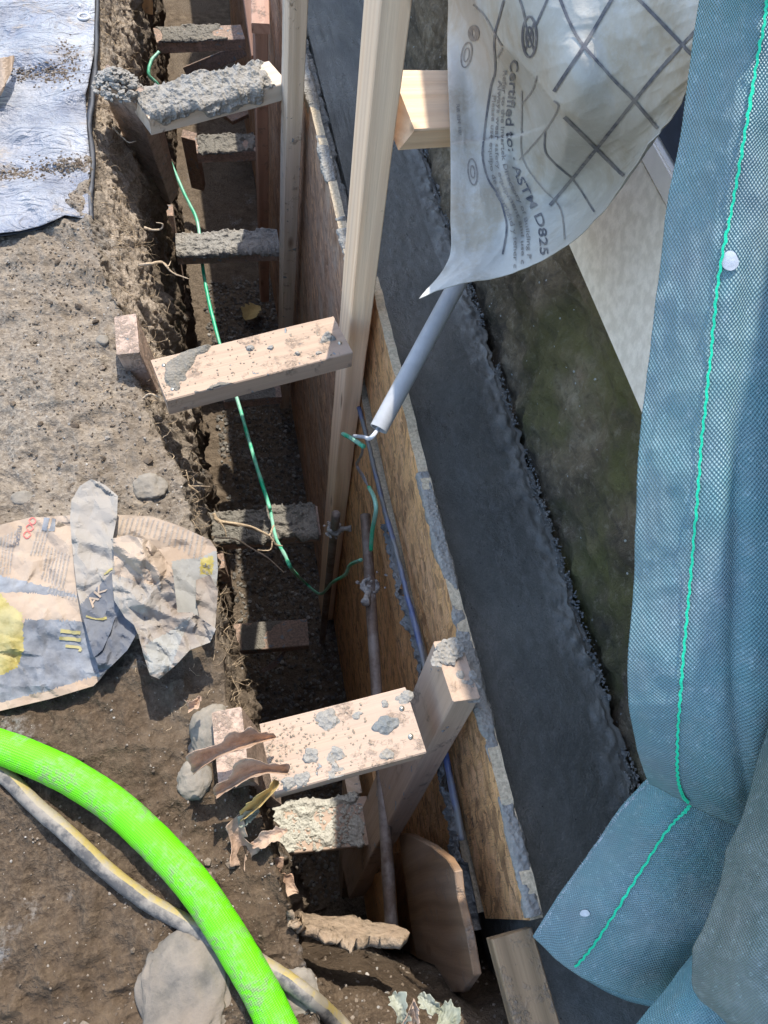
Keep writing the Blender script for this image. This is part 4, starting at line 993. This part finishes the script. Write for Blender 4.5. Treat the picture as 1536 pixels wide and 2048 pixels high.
# tarp
tp=empty('silver_tarp',at(90,230,z=.01));tag(tp,'glaring silver tarp with dirt patches on the bank at the top left','tarp')
out=[(-160,-160),(196,-160),(190,0),(187,110),(176,170),(171,190),(174,260),(181,330),(176,380),(178,432),(165,436),(130,430),(110,440),(80,452),(40,462),(0,466),(-160,480)]
def tz(px,py):
    p=np.stack([px*.01,py*.014,0*px],-1)
    return .022+.008*fbm(p,1.3,3,3)+.016*facet(px,py*1.7,150,8)*np.clip((py+80)/300,.3,1)+.004*facet(px,py*1.4,45,9)
to=psheet('sheet',out,tz,7,M['tarp'],th=.0012,parent=tp,smooth=True)
TT=bvh(to)
M['tarpdark']=m_plain('black_tarp_back',(.02,.022,.028),.5,.4)
hem=[at(a,b,z=.012) for a,b in [(192,-60),(193,20),(190,120),(183,200),(178,250),(184,330),(179,400),(181,440)]]
under(tube('dark_hem',hem,.007,M['tarpdark'],None,90,8,.3,flat=.5),tp)
hem=[at(a,b,z=.012) for a,b in [(-60,478),(0,470),(60,460),(100,446),(130,434)]]
under(tube('dark_hem',hem,.004,M['tarpdark'],None,50,8,.3,flat=.5),tp)
g=cast(TT,168,35,.002)
if g is not None: under(tube('grommet',[g+np.array([math.cos(a)*.012,math.sin(a)*.012,0]) for a in np.linspace(0,6.28,14)],.0028,M['cable'],None,30,8),tp)
pts=[];sz=[]
for _ in range(900):
    cx,cy,sx,sy=[(135,115,14,22),(125,335,35,8),(120,150,22,12),(60,150,35,10),(30,350,30,6),(135,325,25,8)][rng.integers(0,6)]
    c=cast(TT,rng.normal(cx,sx),rng.normal(cy,sy),.0006)
    if c is not None:pts.append(c);sz.append(rng.uniform(.001,.0032))
tag(blobs('tarp_crumbs',pts,sz,M['loose']),'soil crumbs sprinkled on the silver tarp','soil',kind='stuff')
o=psheet('cardboard_scrap',[(-60,150),(0,118),(28,112),(24,140),(10,170),(0,190),(-60,240)],lambda a,b:.05+.006*np.sin(a*.2),6,M['paper'],th=.004);tag(o,'torn cardboard scrap on the tarp at the left edge','cardboard')
# paper bag
bag=empty('cement_bag',at(220,1180,z=.02));tag(bag,'crumpled brown paper cement bag lying on the bank above the hose','paper bag')
bo=[(-60,1075),(0,1050),(60,1035),(140,1031),(240,1030),(300,1032),(360,1052),(420,1080),(433,1098),(436,1140),(430,1200),(426,1255),(380,1250),(330,1275),(262,1278),(230,1320),(200,1359),(187,1372),(100,1398),(0,1422),(-60,1435)]
def crumple(px,py,lam,seed,sx=1.,ang=.5):
    "flat facets between random creases: linear interpolation over a coarse random triangulation"
    r_=np.random.default_rng(seed);c,sn=math.cos(ang),math.sin(ang);X=(px*c+py*sn);Y=(-px*sn+py*c)*sx
    x0,x1,y0,y1=X.min()-lam,X.max()+lam,Y.min()-lam,Y.max()+lam
    n=int((x1-x0)*(y1-y0)/lam**2*1.3)+8
    P=np.stack([r_.uniform(x0,x1,n),r_.uniform(y0,y1,n)],1);P=np.vstack([P,[(x0,y0),(x1,y0),(x0,y1),(x1,y1)]])
    v,e,f,_,_,_=delaunay_2d_cdt([Vector(p) for p in P],[],[],0,1e-4);v=np.array([q[:] for q in v]);hh=r_.uniform(-1,1,len(v));h=np.zeros(X.shape)
    for t in f:
        a,b,d=v[t[0]],v[t[1]],v[t[2]];D=(b[0]-a[0])*(d[1]-a[1])-(d[0]-a[0])*(b[1]-a[1])
        if abs(D)<1e-6:continue
        u=((X-a[0])*(d[1]-a[1])-(d[0]-a[0])*(Y-a[1]))/D;w=((b[0]-a[0])*(Y-a[1])-(X-a[0])*(b[1]-a[1]))/D
        m=(u>=-1e-6)&(w>=-1e-6)&(u+w<=1+1e-6);h=np.where(m,hh[t[0]]*(1-u-w)+hh[t[1]]*u+hh[t[2]]*w,h)
    return h
def zc(px,py,base,amp,seed,sc=1.):
    return base+amp*(.62*crumple(px,py,62/sc,seed,1.7)+.30*crumple(px,py,27/sc,seed+50,1.3,1.2)+.10*crumple(px,py,13/sc,seed+90))
reg=[([(0,1151),(60,1165),(130,1183),(165,1196),(60,1186),(-60,1183),(-60,1140)],1),
([(50,1238),(170,1243),(190,1290),(262,1278),(200,1352),(187,1353),(100,1380),(0,1405),(-60,1415),(-60,1340),(0,1330),(40,1300),(45,1260)],1),
([(-60,1150),(0,1186),(22,1212),(45,1226),(47,1300),(35,1335),(0,1352),(-60,1360)],2),
([(345,1122),(400,1115),(436,1100),(440,1260),(340,1260)],3),([(400,1118),(428,1110),(426,1150),(400,1148)],2)]
ba=psheet('bag_body',bo,lambda a,b:zc(a,b,.024,.0085,3)+.010*np.exp(-((b-1240)/50.)**2),4.5,None,[M['paper'],M['paper_grey'],M['paper_yellow'],M['paper_pale']],reg,parent=bag)
tb=[(140,1040),(143,1000),(160,972),(182,958),(210,970),(236,992),(234,1035),(226,1075),(240,1120),(250,1160),(236,1215),(222,1262),(205,1300),(188,1315),(178,1280),(166,1235),(154,1180),(146,1110)]
reg2=[([(160,1210),(240,1128),(262,1150),(225,1330),(180,1330)],1)]
bb=psheet('folded_flap',tb,lambda a,b:zc(a,b,.050,.011,13,1.1),4,None,[M['paper_dusty'],M['paper_black']],reg2,parent=bag)
tc=[(222,1078),(255,1070),(298,1080),(322,1105),(345,1140),(352,1200),(355,1225),(385,1225),(402,1236),(432,1258),(420,1285),(380,1300),(352,1330),(318,1358),(300,1350),(288,1312),(277,1270),(268,1250),(250,1235),(228,1200),(224,1150),(228,1110)]
bc=psheet('crumpled_part',tc,lambda a,b:zc(a,b,.066,.021,23,1.25)+.02*np.exp(-((a-285)/45.)**2)*np.clip((1260-b)/150,0,1),3.6,None,[M['paper_dusty'],M['paper'],M['paper_pale']],[([(225,1070),(350,1070),(350,1150),(300,1170),(230,1150)],1),([(290,1290),(345,1260),(380,1235),(340,1340),(300,1350)],2)],parent=bag)
bd_=psheet('dark_crease',[(215,1205),(235,1195),(262,1235),(275,1265),(255,1300),(225,1330),(200,1352),(190,1312),(205,1270)],lambda a,b:zc(a,b,.05,.012,33),4,None,[M['paper_black']],parent=bag)
b5=psheet('torn_edge',[(392,1160),(420,1150),(436,1180),(430,1260),(415,1262),(400,1240),(392,1200)],lambda a,b:zc(a,b,.04,.012,43),4,M['paper_dusty'],parent=bag)
BT=bvh(ba);BB=bvh(bb)
textpath('print',BT,'PELIGRO',[(36,1053),(31,1090)],11,M['ink'],.0016,bag)
for k in range(9):
    x=6+k*0;y=1064+k*0
    textpath('print',BT,random.choice(['cemento y arena mezcla lista','evite el contacto con ojos y piel','lea la etiqueta antes de usar','agua limpia y mezclar bien']),[(26-k*7+4,1062+k*3),(18-k*7,1148+k*0)],6.5,M['ink_soft'],.0015,bag)
for k in range(4):textpath('print',BT,'avoid contact with eyes and skin keep out',[(76+k*7,1058),(60+k*7,1112)],6.5,M['ink_soft'],.0015,bag)
for k in range(7):textpath('print',BT,'mix with clean water use proper safety gear',[(96+k*7,1092+k*3),(82+k*7,1160+k*3)],6.5,M['ink_soft'],.0015,bag)
for k in range(17): textpath('print',BT,'for best results keep dry and store off the floor',[(246+k*10,1036+max(0,k-5)*3),(236+k*10,1070+max(0,k-6)*5)],7,M['ink_soft'],.0015,bag)
for k in range(10): textpath('print',BT,'setting time and strength data',[(100+k*7,1170+k*2),(95+k*7,1186+k*2)],6.5,M['ink_soft'],.0015,bag)
for c in [(66,1042),(60,1056),(54,1070)]: ribbon('print',BT,[(c[0],c[1]-7),(c[0]+7,c[1]),(c[0],c[1]+7),(c[0]-7,c[1]),(c[0],c[1]-7)],2,M['ink_red'],.0016,bag)
for c in [(92,1048),(106,1050)]: ribbon('print',BT,[(c[0]+2,c[1]-12),(c[0]-2,c[1]+13)],10,M['paper_grey'],.0016,bag)
for k,(a,b) in enumerate([((122,1262),(162,1266)),((120,1276),(162,1280))]): ribbon('print',BT,[a,b],7,M['paper_yellow'],.0018,bag)
ribbon('print',BT,[(132,1292),(160,1296),(160,1304)],6,M['paper_yellow'],.0018,bag)
textpath('print',BT,'STREN',[(424,1147),(405,1138)],9,M['ink'],.0018,bag);textpath('print',BT,'ST',[(422,1132),(408,1126)],9,M['ink'],.0018,bag)
textpath('print',BB,'AK',[(184,1218),(216,1178)],26,M['paper'],.0018,bag)
ribbon('print',BB,[(208,1150),(222,1140),(234,1138)],4,M['paper_yellow'],.0018,bag);ribbon('print',BB,[(172,1232),(190,1238),(214,1237)],4,M['paper_yellow'],.0018,bag)
# hose and cable
hp=[(-130,1420),(-40,1478),(30,1504),(130,1548),(230,1612),(320,1695),(395,1780),(455,1870),(510,1962),(550,2040),(590,2130)]
P=[]
for a,b in hp:
    p=at(a,b,z=.05);P.append(np.array([p[0],p[1],max(gz(p[0],p[1])+.021,.022)]))
P=[at(a,b,z=P[i][2]) for i,(a,b) in enumerate(hp)]
tag(tube('green_hose',P,.0205,M['hose'],None,200,40,.02,flat=.85),'bright lime green hose curving across the lower left bank','hose')
cp=[(-130,1470),(-40,1522),(10,1552),(70,1610),(140,1672),(210,1738),(290,1800),(370,1846),(430,1880),(500,1915),(560,1952),(620,1995),(680,2050),(740,2120)]
P=[]
for a,b in cp:
    p=at(a,b,z=.012);z=gz(p[0],p[1])+.009;P.append(at(a,b,z=z))
tag(tube('striped_cable',P,.0098,M['cable2'],None,220,20,.04),'muddy yellow and black cable passing under the green hose','cable')
# rocks
def rock(px,py,r,mat,label,flat=.5,z=None,sx=1.,sy=1.,seed=0,rot=0,name='rock'):
    p=gpx(px,py);v,f=I5 if r>.02 else I4;q=v*(1+.22*fbm(v+seed,.9,3,seed)+.05*ridge(v+seed,3,2,seed))[:,None]
    q=np.sign(q)*np.abs(q)**.85*np.array([r*sx,r*sy,r*flat]);c,s=math.cos(rot),math.sin(rot);q=np.stack([q[:,0]*c-q[:,1]*s,q[:,0]*s+q[:,1]*c,q[:,2]],1)
    o=mesh(name,q,f,mat);o.location=(p[0],p[1],p[2]+(z or 0));tag(o,label,'rock');return o
rock(375,1985,.054,M['rock_grey'],'large smooth grey rock half buried under the green hose',.30,sx=.95,sy=1.1,seed=4,rot=.2)
rock(592,1985,.022,M['rock'],'brown rock under the striped cable at the bottom edge',.4,seed=9)
rock(425,1465,.034,M['rock'],'dusty rounded rock wedged beside the stake of the wide near strut',.8,sx=.8,seed=14)
rock(398,1500,.013,M['rock_grey'],'small smooth grey stone at the foot of the dusty rounded rock',.9,seed=18)
rock(385,1560,.022,M['rock'],'angular brown stone below the dry leaves',.7,seed=21)
rock(45,997,.012,M['rock'],'small lone tan stone on the open bank above the bag',.6,sx=1.3,seed=25)
rock(298,975,.024,M['rock'],'stone bedded in the bank edge above the paper bag',.5,seed=29)
rock(205,700-20,.010,M['rock'],'pebble in the soil left of the dirty stake',.6,seed=33)
# sandstone lip at the near end
v,f=cdt([(572,1822),(590,1830),(640,1850),(655,1858),(700,1852),(725,1853),(742,1862),(790,1868),(815,1885),(800,1900),(765,1893),(740,1888),(700,1905),(672,1893),(650,1899),(625,1880),(600,1872),(576,1850)],3.2)
def lipz(a,b): return -.012-.05*np.clip((1885-b+(a-600)*.12)/45,0,1)+0*a
M['sandy']=m_plain('sandy_clay',(.24,.18,.12),.95,.1,.6,90,.006,.8,dc=(.28,.2,.13))
o=mesh('clay_ledge',[(gp+np.array([0,0,.004+.003*float(fbm(gp,40,3,5))])) if gp[2]>-.11 else p+np.array([0,.004*float(fbm(p,28,3,3)),.005*float(fbm(p,22,4,5))]) for p,gp in [(at(a,b,z=z),gpx(a,b)) for (a,b),z in zip(v,lipz(v[:,0],v[:,1]))]],f,M['sandy']);solid(o,.012,-1)
tag(o,'sunlit pale clay ledge at the near rim of the trench','clay')
# roots
def root(L,r,label,side=(),z=None):
    rt=empty('root',at(*L[0][:2],z=L[0][2]));under(tube('main_root',pxpath(L),[r,r*.8,r*.3],M['root'],None,50,7,.5,seed=int(L[0][0])),rt)
    for s in side: under(tube('side_root',pxpath(s),[r*.5,r*.2],M['root'],None,30,6,.5,seed=int(s[0][0])),rt)
    tag(rt,label,'root')
root([(427,1027,-.30),(437,1042,-.31),(470,1048,-.33),(505,1055,-.36),(535,1070,-.38),(552,1088,-.40),(565,1092,-.41)],.0042,'pale branching root lying across the low shaded strut',
 [[(440,1044,-.31),(450,1060,-.32),(453,1078,-.33)],[(545,1082,-.39),(540,1100,-.4),(515,1100,-.4)],[(430,1075,-.3),(470,1078,-.33),(500,1095,-.36),(535,1115,-.38),(568,1145,-.4)],[(538,1072,-.38),(548,1050,-.39),(540,1065,-.38)]])
root([(290,455,-.05),(305,460,-.04),(322,458,-.04),(325,448,-.03),(312,445,-.03)],.0022,'small hooked root poking from the sunny bank left of the lower cement-crusted strut')
root([(278,530,-.03),(300,528,-.02),(325,525,-.03),(345,545,-.04),(378,558,-.04)],.0028,'long pale root reaching over the trench above the dirty stake',[[(325,525,-.03),(335,533,-.03),(342,522,-.03)]])
root([(225,255,-.02),(245,275,-.04),(258,285,-.04),(272,282,-.03)],.002,'thin curled root on the bank beside the leaning cement-capped stake')
root([(285,798,.0),(300,788,.01),(320,795,.01)],.0022,'root tip sticking out at the foot of the dirty stake')
root([(375,970,-.06),(395,985,-.08),(400,1000,-.10),(380,1008,-.1),(352,1015,-.08)],.002,'tangled root on the bank edge right above the paper bag',[[(375,972,-.06),(400,972,-.06),(420,973,-.05)],[(372,940,-.05),(378,965,-.06),(385,990,-.1)]])
V=[];Fc=[]
def hair(p,l,r,d):
    "thin curved three-sided hair root"
    n=7;q=np.array(p,float);d=np.array(d,float);d/=np.linalg.norm(d);k=len(V)
    for i in range(n):
        rr=r*(1-i/n*.8)
        for a in (0,2.1,4.2):V.append(q+np.array([math.cos(a)*rr,rr*math.sin(a)*.6,math.sin(a)*rr]))
        d=d+rng.normal(0,.38,3);d[2]-=.06;d/=np.linalg.norm(d);q=q+d*l/n
    for i in range(n-1):
        for a in range(3):Fc.append((k+i*3+a,k+i*3+(a+1)%3,k+i*3+3+(a+1)%3,k+i*3+3+a))
for _ in range(900):
    y=rng.uniform(.25,2.4);z=-abs(rng.normal(0,.14));h=GB.ray_cast(Vector((.12,y,z)),Vector((-1,0,0)))
    if h[0]:hair(h[0],rng.uniform(.012,.06),rng.uniform(.0003,.0009),(rng.uniform(.0,1),rng.normal(0,.6),rng.uniform(-1.,.3)))
for _ in range(250):
    y=rng.uniform(.2,2.2);x=float(xe(y))-abs(rng.normal(0,.07));hair((x,y,gz(x,y)+.001),rng.uniform(.01,.04),rng.uniform(.0003,.0007),(rng.normal(),rng.normal(),.2))
tag(mesh('fine_roots',V,Fc,M['root']),'fine hair roots and straw bristling from the cut earth bank','roots',kind='stuff')
# dry leaves
def leaf(ctrl,wd,label,mat,zs,curl=.35,seed=0,lobes=1.):
    "leaf along a midrib with lobed outline, curled across"
    P=catmull([at(a,b,z=z) for (a,b),z in zip(ctrl,zs)],40);T=np.gradient(P,axis=0);T/=np.linalg.norm(T,axis=1)[:,None]
    s=np.linspace(-1,1,17);t=np.linspace(0,1,40);V=[]
    for i in range(40):
        sd_=np.cross(T[i],[0,0,1]);sd_/=np.linalg.norm(sd_)+1e-6;up=np.cross(sd_,T[i])
        w_=wd*(math.sin(math.pi*min(.999,t[i]**.8))**.8)*(1-.45*lobes*abs(math.sin(t[i]*9+seed))**1.5)+.0008
        for x in s:
            ww=w_*(1+.25*float(vn([i*.4,x*2,seed])));V.append(P[i]+sd_*x*ww*.8+up*(abs(x)**1.6*ww*curl*1.6+.0015*float(fbm([i*.3,x*3,seed],1,2))))
    o=mesh('leaf',V,gridfaces(40,17),mat);solid(o,.0004);tag(o,label,'leaf','dead leaves by the near strut' if mat!=M['leaf_green'] else 'green leaves at the bottom edge');return o
leaf([(388,1545),(420,1518),(470,1495),(515,1482),(552,1475)],.016,'long curled brown leaf lying up onto the near strut',M['leaf'],[.05,.07,.085,.08,.075],1.3,1)
leaf([(430,1590),(470,1567),(510,1545),(550,1542),(575,1545)],.014,'folded brown leaf below it, touching the strut corner with its tip',M['leaf'],[.05,.065,.08,.08,.07],1.4,5)
leaf([(480,1640),(515,1610),(545,1580),(556,1562)],.007,'narrow tan leaf curling up in front of the near stake',M['leaf_yellow'],[.03,.05,.07,.07],1.5,8,.3)
leaf([(482,1625),(475,1670),(490,1715),(505,1745)],.022,'pale lobed dead leaf standing beside the bright lower strut',M['leaf'],[.04,.02,.0,-.02],.5,11)
leaf([(492,1705),(520,1735),(555,1765),(597,1785)],.030,'large torn oak-like dead leaf hanging over the trench rim',M['leaf'],[.01,-.01,-.03,-.04],.3,15)
leaf([(505,1690),(530,1680),(555,1668),(575,1660)],.013,'small spiky dead leaf on the lower strut corner',M['leaf'],[.02,.03,.03,.03],.5,19)
leaf([(378,1418),(392,1410),(402,1392)],.010,'tiny reddish leaf on the rounded rock',M['leaf'],[.05,.055,.06],.8,23)
leaf([(478,1650),(500,1632),(520,1622)],.008,'small green leaf tucked among the dead ones',M['leaf_green'],[.03,.04,.045],.5,27,.2)
leaf([(785,1990),(800,2015),(806,2050)],.013,'grey-green wilted leaf leftmost at the bottom edge',M['leaf_green'],[.02,.03,.02],.5,31)
leaf([(838,1992),(860,2010),(880,2020)],.009,'narrow green leaf pointing right at the bottom edge',M['leaf_green'],[.02,.03,.02],.4,35,.2)
leaf([(880,2020),(900,2035),(915,2055)],.017,'rounded green leaf rightmost at the bottom edge',M['leaf_green'],[.01,.02,.02],.2,39,.1)
leaf([(815,2040),(825,2015),(828,1998)],.011,'dry twisted leaf between the wilted and the narrow green leaf',M['leaf'],[.01,.03,.04],.9,43)
leaf([(490,640),(505,625),(520,612)],.05,'yellow-brown leaf on the dark trench floor beyond the sunlit strut',M['leaf_yellow'],[-1.46,-1.45,-1.46],.3,47,.2)
